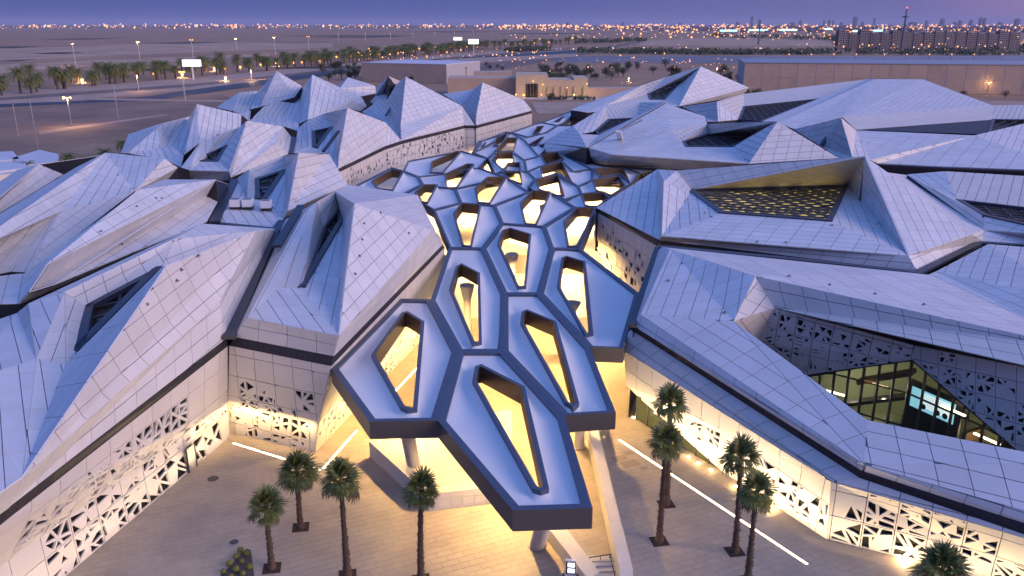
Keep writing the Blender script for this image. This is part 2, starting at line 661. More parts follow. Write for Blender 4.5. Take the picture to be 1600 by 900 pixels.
def court_glazing(root, pl, style, rng):
    g = MB()
    base = [p - pl.n * 0.5 for p in pl.pts]
    g.poly(base)
    pane = g.obj('court_roof', M['lattice_glow' if style == 'lit' else 'court'], root)
    # dark steel frame round the opening
    fr = MB()
    n = len(pl.pts)
    for i in range(n):
        a, b = pl.pts[i], pl.pts[(i + 1) % n]
        if (b - a).length > 0.5:
            ins = (pl.c - (a + b) / 2).normalized() * 0.35
            fr.bar(a + ins, b + ins, 0.8, 0.5, up=pl.n)
    fr.obj('court_frame', M['frame'], root)
    # lattice bars in two directions
    lt = MB()
    xs = [p[0] for p in pl.p2]; ys = [p[1] for p in pl.p2]
    poly = list(pl.p2)
    if area2(poly) < 0:
        poly.reverse()
    step = 1.8 if style == 'lit' else 2.4
    for ang in ((35, 145, 90) if style == 'lit' else (20, 110)):
        d = (math.cos(R(ang)), math.sin(R(ang)))
        nn = (-d[1], d[0])
        ts = [p[0] * nn[0] + p[1] * nn[1] for p in poly]
        t = min(ts) + step * .5
        while t < max(ts):
            hits = []
            for i in range(len(poly)):
                a, b = poly[i], poly[(i + 1) % len(poly)]
                ta, tb = a[0] * nn[0] + a[1] * nn[1], b[0] * nn[0] + b[1] * nn[1]
                if (ta - t) * (tb - t) < 0:
                    f = (t - ta) / (tb - ta)
                    hits.append((a[0] + (b[0] - a[0]) * f, a[1] + (b[1] - a[1]) * f))
            hits.sort(key=lambda h: h[0] * d[0] + h[1] * d[1])
            for k in range(0, len(hits) - 1, 2):
                A, B = pl.lift(*hits[k], -0.25), pl.lift(*hits[k + 1], -0.25)
                if (B - A).length > 0.4:
                    lt.bar(A, B, 0.22, 0.2, up=pl.n)
            t += step
    if lt.f:
        lt.obj('lattice_bars', M['lattice'], root, kind='stuff')

pavilion('faceted_building', 'near left white faceted building with perforated plaza wall and long sloping slab roof',
 'a 260 416 20;b 399 361 18;c 341 474 14;d 354 528 10.5;e 430 358 14;f 35 746 12.5;g 12 793 10.2;h 253 419 16.2;i 272 374 18;j 315 350 17;l 101 457 16.2;m 45 475 15.4;n 27 490 14;o 137 480 14.6;p 122 551 13.6;q 102 571 13.6;r 57 561 14.2;s -60 600 14;s2 -60 520 13;t -60 812 12;u -60 846 9.8;'
 'd2 355 541 9.6;g2 5 816 9.2;u2 -60 866 9.0;k1 355 629 3.4;k2 -60 927 4.5;b1 358 683 0;b2 -60 1037 0',
 'R i j e b a h;R a b c f;R b e d c;R c d g f;R h a f q p;R r q f t s;R t f g u;W i h o l;W l o p q r;G h o p;R j i l m n;R m l r s s2 n;B d g g2 d2;B g u u2 g2;P d2 g2 u2 k2 k1;P k1 k2 b2 b1',
 pwall=2.9, screens=[(20, 850, 300, 650, 24), (60, 890, 350, 672, 32), (330, 655, 352, 645, 10)])
pavilion('faceted_building', 'white faceted building left of the canopy with a narrow roof court and tall leaning slab',
 'a 554 319 20;b 675 360 14.5;c 529 525 12.8;d 524 300 16.5;e 544 289 15;f 652 305 14;g 691 382 10.6;h 521 556 10.5;i 471 452 13.5;j 436 450 13.5;k 387 497 12.8;l 366 526 10.6;m 447 343 13;n 475 335 16;o 495 316 16.5;p 505 358 13.4;q 485 420 13.2;r 530 328 14;s 536 342 14;'
 'l2 359 540 9.7;h2 517 572 9.6;g2 694 387 9.8;k1 357 630 3.3;k2 497 662 3.1;k3 693 462 3;b1 359 676 0;b2 492 707 0;b3 694 493 0',
 'R d e f a;R a f b;R a b c;R f g b;R b g h c;R a c i s;W d a s r;W d r p o;W o p q i j;R k j o n;R l k n m;R m n o d e;R k j i c;R l k c h;G p r s i q;B l h h2 l2;B h g g2 h2;P l2 h2 k2 k1;P k1 k2 b2 b1;P h2 g2 k3 k2;P k2 k3 b3 b2',
 screens=[(368, 612, 478, 640, 13), (362, 650, 480, 690, 19), (505, 680, 690, 475, 14)])
pavilion('faceted_building', 'long white slab roofed building behind the near left one with blue striped flat end',
 'a 337 281 17;b 356 287 14;c 257 281 16;d 216 297 19;e 75 412 17;f 46 456 14.5;g 30 475 13;h 86 444 15;j 323 347 13;k 208 306 17;m 39 427 13;s -60 440 13;t -60 477 13',
 'R c a d;R a h f e d;R a b j h;R h j g f;R d e f g m k;R m g t s')
pavilion('faceted_building', 'broad low white slab building second from the palms with one long ridge',
 'a 165 239 17;b 257 248 17;i 277 262 15;d 210 299 14;e 94 331 15;g 44 426 12.5;h 15 425 12.5;j -60 396 17;k -60 371 14;l 119 262 14;x 268 279 13;n -60 402 14;o -60 440 12.5',
 'R a b d e;R a e n j;R b i x d;W e d g;R e g h;R e h o n;R l a j k')
pavilion('faceted_building', 'leftmost white folded building just in front of the date palms by the parking lot',
 'a 60 257 15;b 155 243 14;c 117 262 12;d -60 369 12;e -60 359 15;f 27 266 13;g -60 325 12',
 'R a b c;R a c d e;R f a e g')
pavilion('faceted_building', 'small white folded building at the left rear edge facing the empty desert lot',
 'a 189 239 10.5;b 201 210 12;c 256 192 15;d 297 182 13;e 246 200 15;f 200 240 12;g 276 229 12;h 251 231 12;i 287 243 12;j 283 262 11;k 258 249 11',
 'R a b c e;R a e f;R e c h f;W c d g h;R f h g i k;R k i j')
pavilion('faceted_building', 'white pyramid roofed building with a single sharp apex left of the stepped court building',
 'a 308 163 21;b 377 179 17;c 376 198 15;x 311 224 14;d 288 242 12;g 276 229 12;y 297 182 14',
 'R a b c x d;R a d g y')
pavilion('faceted_building', 'white building with a hooked roof court and a lilac pyramid in the left rear cluster',
 'a 386 189 20;b 442 198 17;c 455 214 13;d 450 241 12;e 433 223 15;f 360 278 12;g 377 197 16;h 342 211 16;i 312 224 15;j 283 262 13;k 324 242 13.4;l 356 227 14;m 341 253 13;n 313 253 13;o 358 268 13;p 296 266 13;q 359 283 11;r 293 280 11;s 326 252 11.5',
 'R a b e f;R b c d e;R e d f;R a f o m l g;W g l k h;W i h k s n;R j i n p;G k l m n s;R n m o p;R p o q r')
pavilion('faceted_building', 'low pale folded building in front of the leftmost rear pyramid',
 'a 338 168 10.5;b 373 145 14;c 404 142 13;d 392 171 11.5;e 365 174 11.5;g 390 190 11;h 377 179 12',
 'R a b e;W b c d e;R e d g h')
pavilion('faceted_building', 'leftmost rear white pyramid building standing beyond the roof cluster',
 'a 432 111 24;b 472 135 18;c 460 152 15.5;d 407 167 12.5;e 391 171 12;f 404 142 14',
 'R a b c;R a c d;R a d e f')
pavilion('faceted_building', 'second white pyramid from the left along the rear skyline with a wide right slope',
 'a 488 117 24;b 545 157 16;c 565 152 14;d 573 166 12;e 563 174 11.5;f 481 187 13.5;g 467 194 12;h 442 184 12;i 469 143 15;j 412 167 14;k 393 186 11.5;l 389 190 11.5;m 444 198 11.5;n 466 205 11.5;o 542 169 14',
 'R a b f g;R a c b;R b e o f;R c d e b;R a g h i;W i h k j;R l k h m;R h g n m', pan=(3.4, 1.8, .45))
pavilion('faceted_building', 'white pyramid building with a dark roof court above the long perforated wall',
 'a 543 169 21;b 603 192 15.5;c 627 220 10.8;d 530 243 13;e 528 264 10.7;f 496 232 12.5;g 512 240 12;h 481 188 14;i 504 178 15;j 488 206 13.6;k 489 231 12.8;l 482 230 12.9;m 458 239 12;n 466 200 12.4;o 520 199 14.5;p 600 229 10.8;'
 'e2 @e 9.9;p2 @p 9.9;c2 @c 9.9;e3 @e2 0;p3 @p2 0;c3 @c2 0',
 'R a b d;R d b p e;R b c p;R a d e g f o;W h i a o j;W h j k l;R h l m n;R m l k f g;G j o f k;B e p p2 e2;B p c c2 p2;P e2 p2 p3 e3;P p2 c2 c3 p3',
 screens=[(545, 277, 628, 245, 10)])
pavilion('faceted_building', 'tallest white pyramid building at the centre of the left rear skyline',
 'a 634 120 25;b 722 166 16;c 742 196 10.8;d 626 196 13.5;e 627 220 10.8;f 600 173 13;g 725 196 10.8;h 577 168 13;i 612 138 15;j 565 175 11.5;k 612 182 12;'
 'e2 @e 9.9;g2 @g 9.9;c2 @c 9.9;e3 @e2 0;g3 @g2 0;c3 @c2 0',
 'R a b d;R d b g e;R b c g;R a d e k f;W i a f h;R j h f k e;B e g g2 e2;B g c c2 g2;P e2 g2 g3 e3;P g2 c2 c3 g3',
 screens=[(628, 240, 722, 218, 13)])
pavilion('faceted_building', 'white pyramid building nearest the lit gatehouse at the end of the perforated wall',
 'a 754 129 22;b 818 156 14.5;c 831 173 10.8;d 744 182 13;e 744 196 10.8;f 720 165 14;g 692 147 12;h 740 140 13;'
 'e2 @e 9.9;c2 @c 9.9;e3 @e2 0;c3 @c2 0',
 'R a b d;R d b c e;R a d e f;R g h a f;B e c c2 e2;P e2 c2 c3 e3', screens=None)
pavilion('faceted_building', 'small white pyramid roof peeping out behind the second rear pyramid',
 'a 544 121 19;b 586 134 16;c 531 138 15.5;d 526 135 14;e 562 151 12.5;f 588 146 13',
 'R a b c;R a c d;R c b f e')
pavilion('faceted_building', 'small white pyramid roof directly left of the tallest rear pyramid',
 'a 607 119 22;b 628 128 19;c 621 138 17;d 587 150 14;e 588 138 16;f 590 165 12;g 578 160 11',
 'R a b c d;R a d e;R d c f g')
pavilion('faceted_building', 'white pyramid building with three rooftop boxes on its flat terrace',
 'a 467 239 20;b 514 241 17;c 542 289 13;d 450 329 14;e 443 342 12.5;f 415 312 13;g 446 266 14.6;h 389 265 15.5;i 444 243 16.5;j 399 282 14;k 400 312 13.4;l 386 312 13.2;m 342 337 13;n 370 280 13;o 433 357 12.5;p 335 349 12.5',
 'R a b c d;R d c e;R a d e f g;W i a g;W h i g j;W h j k l;R n h l m;R l k f e o p m;G j g f k')
# right hand group
pavilion('faceted_building', 'near right white faceted building with a sunken glazed court and a lit lower wall',
 'a 1031 386 13;b 1047 390 14.5;c 1180 432 15.2;d 1146 502 12.6;e 1001 492 11.7;f 989 508 10.6;g 1350 726 7.4;g1 1347 735 6.8;m 1355 657 9.4;r 1690 725 9.8;s 1690 824 6.9;s1 1690 845 6.0;'
 'n 1450 430 13;o 1690 540 13;p 1690 545 15;q 1690 592 14;u 1210 481 12.65;v 1189 535 8.6;x 1433 428 11;y 1260 586 5.9;z 1426 562 10.2;q1 1430 540 11.6;w 1588 703 6.06;w2 1690 782 4.5;'
 'f2 984 514 9.8;g2 1343 747 6;s2 1690 866 5.1;k0 975 547 7.9;k1 1300 752 5.4;b1 1293 843 0;b2 1130 737 0;b3 995 655 0;t3 995 617 2.9;k4 979 601 4;b4 1690 942 0',
 'R b c d e;R a b e f;R e d g;R f e g g1;R d m g;R m r s g;R g s s1 g1;R a x n b;R b n o p c;W c p q u;W c u v d;P u q1 z y v;P q1 q w2 w z;B f g1 g2 f2;B g1 s1 s2 g2;W f2 g2 k1 k0;P k0 k1 b1 b2 t3 k4;P g2 s2 b4 b1 k1',
 pan=(2.6, 1.5, .35), screens=[(1180, 740, 1290, 800, 28), (1310, 790, 1560, 880, 40), (1400, 860, 1700, 925, 24), (1195, 515, 1440, 600, 42), (1440, 600, 1700, 730, 55), (1080, 670, 1130, 700, 9)])
pavilion('faceted_building', 'white faceted building with the wide yellow lit lattice court and the steep lilac pyramid',
 'a 932 325 10.8;b 1030 375 10.8;c 1034 369 12;d 1027 265 14.5;e 1057 267 15.5;f 1037 284 15.5;g 1079 301 13.5;h 1124 334 13.5;i 1300 347 14;j 1419 400 12.5;k 1432 424 10.8;m 1351 245 20.5;n 1325 290 14;o 1081 297 13;q 1517 366 13;r 1525 380 11;s 1387 270 15;t 1417 274 13;u 1537 359 12;v 1534 377 11;'
 'a2 930 330 9.9;b2 1028 385 9.9;b3 @b2 0;a3 @a2 0',
 'R a d f c b;R d e f;R f e g;R f g h c;R c h i j;R b c j k;R m n i j;R m j q;R j k r q;R m q u t s;R q r v u;W e m n o;W e o g;G o n i h g;B a b b2 a2;P a2 b2 b3 a3',
 court='lit', screens=[(915, 350, 1010, 450, 28)])
pavilion('faceted_building', 'folded white building cut by the right picture edge behind the steep lilac pyramid',
 'a 1417 273 14;b 1477 268 15;c 1494 313 13;d 1537 338 13.5;e 1534 377 11;f 1537 359 12;g 1690 281 15;h 1690 336 13;i 1690 372 13;j 1690 388 11',
 'R a b c d f;W b g h c;G c h i d;R f d i;R f i j e')
pavilion('faceted_building', 'low pale blue roofed building between the steep pyramid and the right picture edge',
 'a 1544 382 12;b 1690 394 12.5;c 1690 473 13;d 1462 425 11;e 1450 430 11;f 1690 540 12',
 'R a b c d;R d c f e')
pavilion('faceted_building', 'long white building in the right middle with a lilac pyramid between two roof courts',
 'a 957 242 12.5;b 942 260 7.9;c 1075 265 9;d 1170 256 12;e 1047 205 14.5;f 1071 230 13;g 1146 230 13;h 1215 190 20;i 1310 247 13;j 1105 194 15;k 1175 210 12.5;l 1107 210 12.5;m 1066 222 12.5;o 1040 162 18;p 1101 182 16;q 920 231 12.5;r 882 246 7.7;s 847 238 7.7;t 852 224 9.5',
 'R a e f g d;R b a d c;R h k g d;R h d i;W e j l m f;W j h k l;G m l k g f;R q e a;R o p j e q;R q a b r;R t q r s')
pavilion('faceted_building', 'narrow white folded building with a small triangular court beside the canopy tail',
 'a 1040 160 18;b 1000 160 15;c 945 167 15;d 950 187 12.5;e 995 185 12.5;f 936 211 12.5;g 930 205 13;h 906 210 13.5;i 895 197 14;k 852 224 9.5;l 837 228 7.8;m 917 231 12.5',
 'W c b a e d;W c d g;R c g h i;R i h f m k;R i k l;R a m f e;G d e f g')
pavilion('faceted_building', 'rearmost right white pyramid building with a teal glazed roof opening',
 'a 1095 104 24;b 1061 166 12;c 1170 137 15;d 1176 148 11.5;e 1039 156 12.5;f 1065 127 18;g 1012 147 13.5;h 1007 132 17;i 1040 121 19.5;j 1015 156 12.5;k 947 165 12;l 905 165 10.5;m 892 172 10.5;n 917 176 10.5',
 'R a c b;R b c d;R a b e f;W h i a f g;W h g j k;R h k n m l;R k j e b n;G g f e j', pan=(3.4, 1.8, .3))
pavilion('faceted_building', 'broad flat topped white building in front of the long beige windowless hall',
 'a 1366 124 18;b 1442 124 18;c 1551 165 13;d 1316 183 13.5;e 1241 202 12;f 1215 192 12.5;g 1356 124 16;h 1190 190 12;i 1162 147 14;j 1162 167 12.5;k 1120 159 17;l 1154 187 12;m 1122 190 12;n 1105 190 12;o 1065 167 11.5;p 1101 182 12;q 1280 155 12.5;r 1551 187 11;s 1337 203 11.5;t 1690 163 13;u 1690 188 11;v 1690 205 8;w 1543 210 9;x 1400 200 9',
 'R a b c d e f;R g a f h;W i g q j;W i j l k;R k l m;R o k m n p;G j q h l;W d c r s;D s r w x;W c t u r;G r u v w', pan=(3.6, 2.0, .5))
pavilion('faceted_building', 'long pale blue roofed white building crossing the right middle distance',
 'a 1314 184 20;b 1337 204 15;c 1360 250 12;d 1332 246 12.5;e 1310 247 12;f 1282 228 13;g 1240 202 14;h 1522 212 15;i 1690 172 15;j 1690 273 11;k 1372 256 11',
 'R a b c d;R a d e f;R g a f;R b h j k c;R h i j', pan=(3.4, 1.6, .3))

# ---------------------------------------------------------------- dark bars added to draw the shaded gaps between pavilions, and fins
def dark_bar(owner, pts, w=0.9):
    root = root_pts[owner][0] if owner in root_pts else [r for k, (r, p) in root_pts.items() if k.startswith(owner)][0]
    mb = MB()
    q = [P(*p) for p in pts]
    for a, b in zip(q, q[1:]):
        mb.bar(a, b, w, 0.35)
    mb.obj('dark_bar', M['frame'], root)
dark_bar('near left', [(428, 362, 13.8), (357, 528, 10.9)], 1.3)
dark_bar('white pyramid building with three', [(331, 349, 12.6), (432, 359, 12.6)], 1.0)
dark_bar('white pyramid building with three', [(335, 347, 13), (368, 281, 13)], 1.5)
dark_bar('white faceted building left', [(432, 385, 14.6), (470, 322, 16.2)], 1.0)
dark_bar('white faceted building left', [(435, 362, 12.6), (447, 345, 12.8)], 2.2)
dark_bar('near right', [(1030, 386, 13.2), (1235, 405, 12.2), (1436, 427, 11.3)], 1.0)
dark_bar('near right', [(1028, 388, 12.9), (987, 509, 10.9)], 0.8)
dark_bar('white faceted building with the wide', [(1434, 427, 11), (1530, 380, 11.2), (1600, 384, 11.4), (1690, 390, 11.4)], 1.0)
dark_bar('long white building in the right', [(882, 246, 7.9), (900, 248, 7.9), (942, 260, 8.1), (1028, 265, 8.8)], 1.2)
dark_bar('long pale blue', [(1371, 257, 11.2), (1470, 262, 11.2), (1690, 270, 11.2)], 1.4)
dark_bar('white pyramid building with a dark', [(484, 195, 12.6), (489, 231, 12.4)], 1.6)
dark_bar('white building with a hooked', [(452, 240, 12), (457, 215, 12.6)], 1.8)
dark_bar('white building with a hooked', [(342, 211, 15.6), (355, 226, 13)], 1.2)
dark_bar('tallest white', [(603, 181, 13.6), (617, 158, 16.4)], 0.7)
dark_bar('white pyramid building with a dark', [(505, 237, 13.2), (529, 205, 16.8)], 0.7)
dark_bar('leftmost white folded', [(102, 252, 14.2), (115, 263, 12.4)], 1.2)
dark_bar('long pale blue', [(1283, 227, 13.4), (1310, 190, 18.6)], 1.0)
dark_bar('long white building in the right', [(966, 205, 16), (1003, 188, 16.8)], 0.5)
# small roof anchors scattered on the slabs
def on_plane(owner, ids, x, y):          # point where the photo ray meets a roof facet
    pts = [r for k, r in root_pts.items() if k.startswith(owner)][0][1]
    a, b, c = (pts[i] for i in ids)
    n = (b - a).cross(c - a)
    d = ray(x, y)
    return CAM + d * ((a - CAM).dot(n) / d.dot(n))
for owner, ids, lst in (('near left', 'acf', [(230, 478), (277, 441), (284, 424), (310, 402)]),
                        ('white faceted building left', 'abc', [(569, 351), (566, 376), (562, 402), (555, 430), (595, 334), (639, 366)]),
                        ('near right', 'bde', [(1132, 490), (1150, 454), (1044, 440), (1143, 428)]),
                        ('near right', 'bnc', [(1233, 433), (1296, 447), (1367, 461), (1443, 478)]),
                        ('long white slab', 'ahe', [(253, 311), (244, 311), (214, 324), (158, 363), (191, 383)]),
                        ('broad low white', 'aen', [(123, 274), (74, 311), (100, 290), (184, 275)]),
                        ('white faceted building with the wide', 'cij', [(1183, 379), (1300, 353), (1370, 352), (1228, 380)]),
                        ('white faceted building with the wide', 'fhc', [(1070, 316), (1101, 334), (1112, 340)])):
    for x, y in lst:
        v = on_plane(owner, ids, x, y)
        roof_anchor_loc = v
        o = empty('roof_anchor', v, 'small dark roof anchor on the ' + {'near left': 'near left slab roof', 'white faceted building left': 'leaning roof left of the canopy', 'near right': 'near right roof', 'long white slab': 'long striped slab roof', 'broad low white': 'broad low slab by the palms', 'white faceted building with the wide': 'roof around the lit lattice court'}[owner] + (' high up' if y < 400 else ' lower down'), 'roof anchor', 'small dark roof anchors on the white roofs')
        a = MB(); a.box(v + Vector((0, 0, .12)), (.32, .32, .08)); a.obj('foot', M['metal'], o)
        b = MB(); b.tube(v + Vector((0, 0, .15)), v + Vector((0, 0, .3)), .08, .05, 8); b.obj('eyebolt', M['blackm'], o)
# rooftop boxes
for i, (x, y, lab) in enumerate(((369, 325, 'white rooftop box on the flat terrace, left of the three'), (388, 325, 'white rooftop box on the flat terrace, middle of the three'), (417, 327, 'white rooftop box on the flat terrace, right one with a wide gap beside it'))):
    v = P(x, y, 13.2)
    o = empty('rooftop_unit', v, lab, 'rooftop unit')
    m = MB(); m.box(v + Vector((0, 0, .85)), (1.5, 1.5, 1.1), .1); m.obj('casing', M['whitem'], o)
    m = MB(); m.box(v + Vector((0, 0, .15)), (1.6, 1.6, .3), .1); m.obj('base_frame', M['blackm'], o)
    m = MB()
    for k in range(5):
        m.box(v + Vector(((k - 2) * .26, 0, 1.45)), (.14, 1.2, .08), .1)
    m.obj('top_grille', M['metal'], o)
# slim duct hood on the right middle roof
v = P(970, 220, 13)
o = empty('duct_hood', v, 'slanted white duct hood standing on the right middle roof', 'duct hood')
m = MB(); m.bar(v, P(966, 205, 16.2), 1.2, .6); m.obj('hood', M['whitem'], o)
m = MB(); m.bar(P(968, 204, 16.3), P(1003, 188, 16.9), .5, .3); m.obj('handrail', M['metal'], o)

# ---------------------------------------------------------------- the canopy
ZT = [(110, 7.2), (175, 8.0), (207, 8.3), (240, 8.6), (275, 8.8), (320, 9.0), (350, 9.0), (388, 9.0), (459, 9.0), (549, 9.1), (658, 9.5), (798, 9.9), (900, 9.9)]
def zc(y):
    for (a, za), (b, zb) in zip(ZT, ZT[1:]):
        if a <= y <= b:
            return za + (zb - za) * (y - a) / (b - a)
    return 12
def poly_hit(loop, c, th):
    dx, dy = math.cos(th), math.sin(th)
    best = None
    n = len(loop)
    for i in range(n):
        a, b = loop[i], loop[(i + 1) % n]
        ex, ey = b.x - a.x, b.y - a.y
        den = dx * ey - dy * ex
        if abs(den) < 1e-9:
            continue
        t = ((a.x - c.x) * ey - (a.y - c.y) * ex) / den
        s = ((a.x - c.x) * dy - (a.y - c.y) * dx) / den
        if t > 0 and -1e-6 <= s <= 1 + 1e-6 and (best is None or t > best[0]):
            best = (t, a.z + (b.z - a.z) * s)
    if best is None:
        return None
    return Vector((c.x + dx * best[0], c.y + dy * best[0], best[1]))
def ccw(loop):
    a = sum(loop[i].x * loop[(i + 1) % len(loop)].y - loop[(i + 1) % len(loop)].x * loop[i].y for i in range(len(loop)))
    return loop if a > 0 else list(reversed(loop))
def plan_offset(loop, d):                # positive = inwards, keeps heights
    r = []
    n = len(loop)
    for i in range(n):
        p, a, b = loop[i], loop[i - 1], loop[(i + 1) % n]
        e1 = Vector((p.x - a.x, p.y - a.y)).normalized(); e2 = Vector((b.x - p.x, b.y - p.y)).normalized()
        n1, n2 = Vector((-e1.y, e1.x)), Vector((-e2.y, e2.x))
        m = n1 + n2
        k = m.length_squared
        m = m * (2 / max(k, .5)) * .5 * 2 if k else n1
        m = (n1 + n2) / max(1 + n1.dot(n2), .35)
        r.append(Vector((p.x + m.x * d, p.y + m.y * d, p.z)))
    return r
canopy = empty('canopy', (8, 80, 0), 'honeycomb blue grey steel canopy with glowing coffin shaped openings between the buildings', 'canopy')
CELLS = []
def cell(outer, hole, hood=0.0, bw=0.55, rw=0.32, deep=1.5):
    CELLS.append((outer, hole, hood, bw, rw, deep))
NS = 'a 702 387;b 755 388;c 784 349;d 850 354;e 862 388;f 907 389;g 788 459;h 843 459;i 673 469;j 624 468;k 677 328;l 720 317;m 772 321;n 898 324;o 998 459;p 716 549;q 787 549;r 684 659;s 517 576;t 577 661;u 882 651;v 921 544;w 962 646;x 974 546;y 926 796;z 801 800;' \
     'A 653 276;B 660 288;C 711 295;D 699 271;E 692 293;F 749 262;G 762 247;H 721 236;I 637 252;J 630 267;K 773 271;L 790 277;N 826 300;O 633 302;Q 600 305;R 556 290;S 612 262;T 753 220;U 740 239;V 771 240;W 798 207;X 818 218;Y 842 244;Z 819 250;' \
     'aa 803 239;ab 788 267;ac 824 268;ad 836 280;ae 826 293;af 874 236;ag 888 246;ah 925 264;ai 895 268;aj 878 252;ak 843 260;al 903 291;am 908 303;an 883 312;ao 862 302;ap 874 272;aq 835 300;ar 976 262;as 1000 270;at 986 287;au 968 273;av 926 281;aw 956 308;ax 943 299;ay 934 325;az 800 297'
ND = {}
for s_ in NS.split(';'):
    q_ = s_.split()
    ND[q_[0]] = (float(q_[1]), float(q_[2]))
C_ = lambda s: [ND[k] for k in s.split()]
cell(C_('p q u y z r'), [(738, 597), (742, 575), (752, 571), (820, 606), (858, 766), (845, 770), (832, 766)], .25, .62, .36)
cell(C_('j i p r t s'), [(580, 556), (628, 490), (637, 488), (663, 504), (652, 641), (636, 643), (626, 638)], .25, .62, .36)
cell(C_('a b g q p i'), [(702, 453), (712, 418), (721, 413), (750, 428), (753, 536), (738, 539)], .3, .5, .32)
cell(C_('g h v w u q'), [(813, 505), (815, 489), (823, 485), (869, 504), (905, 632), (895, 638), (882, 630)], .3, .5, .32)
cell(C_('c d e h g b'), [(777, 382), (784, 361), (797, 357), (830, 367), (822, 449), (808, 450)], .35, .42, .3)
cell(C_('e f o x v h'), [(870, 448), (877, 404), (885, 401), (915, 410), (927, 522), (914, 525)], .35, .5, .32)
cell(C_('l m c b a k'), [(708, 334), (720, 318.5), (752, 321), (737, 386), (722, 385)], .7, .35, .3)
cell(C_('m c d n ao N'), [(812, 318), (831, 298.5), (861, 300), (838, 352), (820, 350)], .9, .35, .3)
cell(C_('d n ay f e'), [(880, 347), (901, 325), (931, 326), (903, 386), (886, 386)], .6, .35, .3)
cell(C_('C L N m l'), [(741, 295), (761, 277), (792, 277), (766, 318), (746, 317)], 1.0, .32, .3)
cell(C_('B E C l k O'), [(648, 301), (662, 289), (684, 289), (669, 317), (658, 316)], .9, .32, .3)
cell(C_('R S J A B O Q'), [(580, 283), (611, 266), (631, 268), (614, 298), (589, 295)], .9, .35, .3)
cell(C_('I H G F D A J'), [(674, 253), (712, 237), (721, 237), (692, 270.5), (671, 270)], .9, .32, .3)
cell(C_('A D F K L C E B'), [(694, 273), (729, 256.5), (741, 256.5), (714, 294), (698, 293)], .9, .32, .3)
cell(C_('T U G V W'), [(770, 229), (774, 217), (794, 207), (790, 216), (783, 228)], .7, .3, .3)
cell(C_('V W X Y Z aa'), [(772, 237), (792, 215.5), (809, 215.5), (803, 235.5)], .9, .3, .3)
cell(C_('G V aa Z ac ab K'), [(769, 250), (776, 239), (802, 238), (803, 253), (785, 265)], .8, .3, .3)
cell(C_('K ab ac ad ae N L'), [(784, 270), (792, 255), (813, 254), (816, 288), (796, 281)], .9, .3, .3)
cell(C_('Z Y af ag ah ai aj ak ac'), [(844, 243), (872, 238), (881, 249), (871, 252.5), (852, 257)], 1.0, .3, .3)
cell(C_('ac ak aj ai ah av al ap ad'), [(844, 262), (878, 253.5), (895, 287), (868, 272), (848, 277)], 1.0, .3, .3)
cell(C_('ad ap al am an ao aq ae'), [(836, 282), (873, 274), (882, 306), (866, 305), (842, 296)], 1.0, .3, .3)
cell(C_('ah ar as at au av'), [(928, 264), (975, 263), (984, 285), (968, 272), (936, 277)], .8, .3, .3)
cell(C_('av au at aw ax am al'), [(925, 282), (968, 275), (978, 291), (955, 306), (931, 298)], 1.0, .3, .3)
cell(C_('am ax aw ay n ao an'), [(907, 304), (943, 301), (953, 310), (934, 323), (914, 322)], .9, .3, .3)
cell([(798, 207), (832, 195), (847, 191), (871, 196), (854, 207), (825, 214)], [(832, 210), (839, 198), (850, 197), (842, 208)], .5, .4, .3)
cell([(847, 191), (866, 184), (891, 174), (897, 178), (882, 192), (871, 196)], [(866, 190), (876, 184), (882, 182), (874, 190)], .3, .4, .3)
cell([(798, 207), (825, 214), (854, 207), (871, 196), (897, 196), (860, 225), (842, 244), (818, 218)], [(826, 226), (845, 215), (850, 214), (838, 228)], .3, .35, .3)
cell([(748, 221), (753, 220), (790, 206), (798, 207), (740, 239), (737, 238)], [(752, 229), (757, 223), (760, 222), (756, 229)], .2, .3, .3)
edge_n = {}
for o_, h_, hd, bw, rw, dp in CELLS:
    for i in range(len(o_)):
        e = frozenset((o_[i], o_[(i + 1) % len(o_)]))
        edge_n[e] = edge_n.get(e, 0) + 1
CELL3 = []
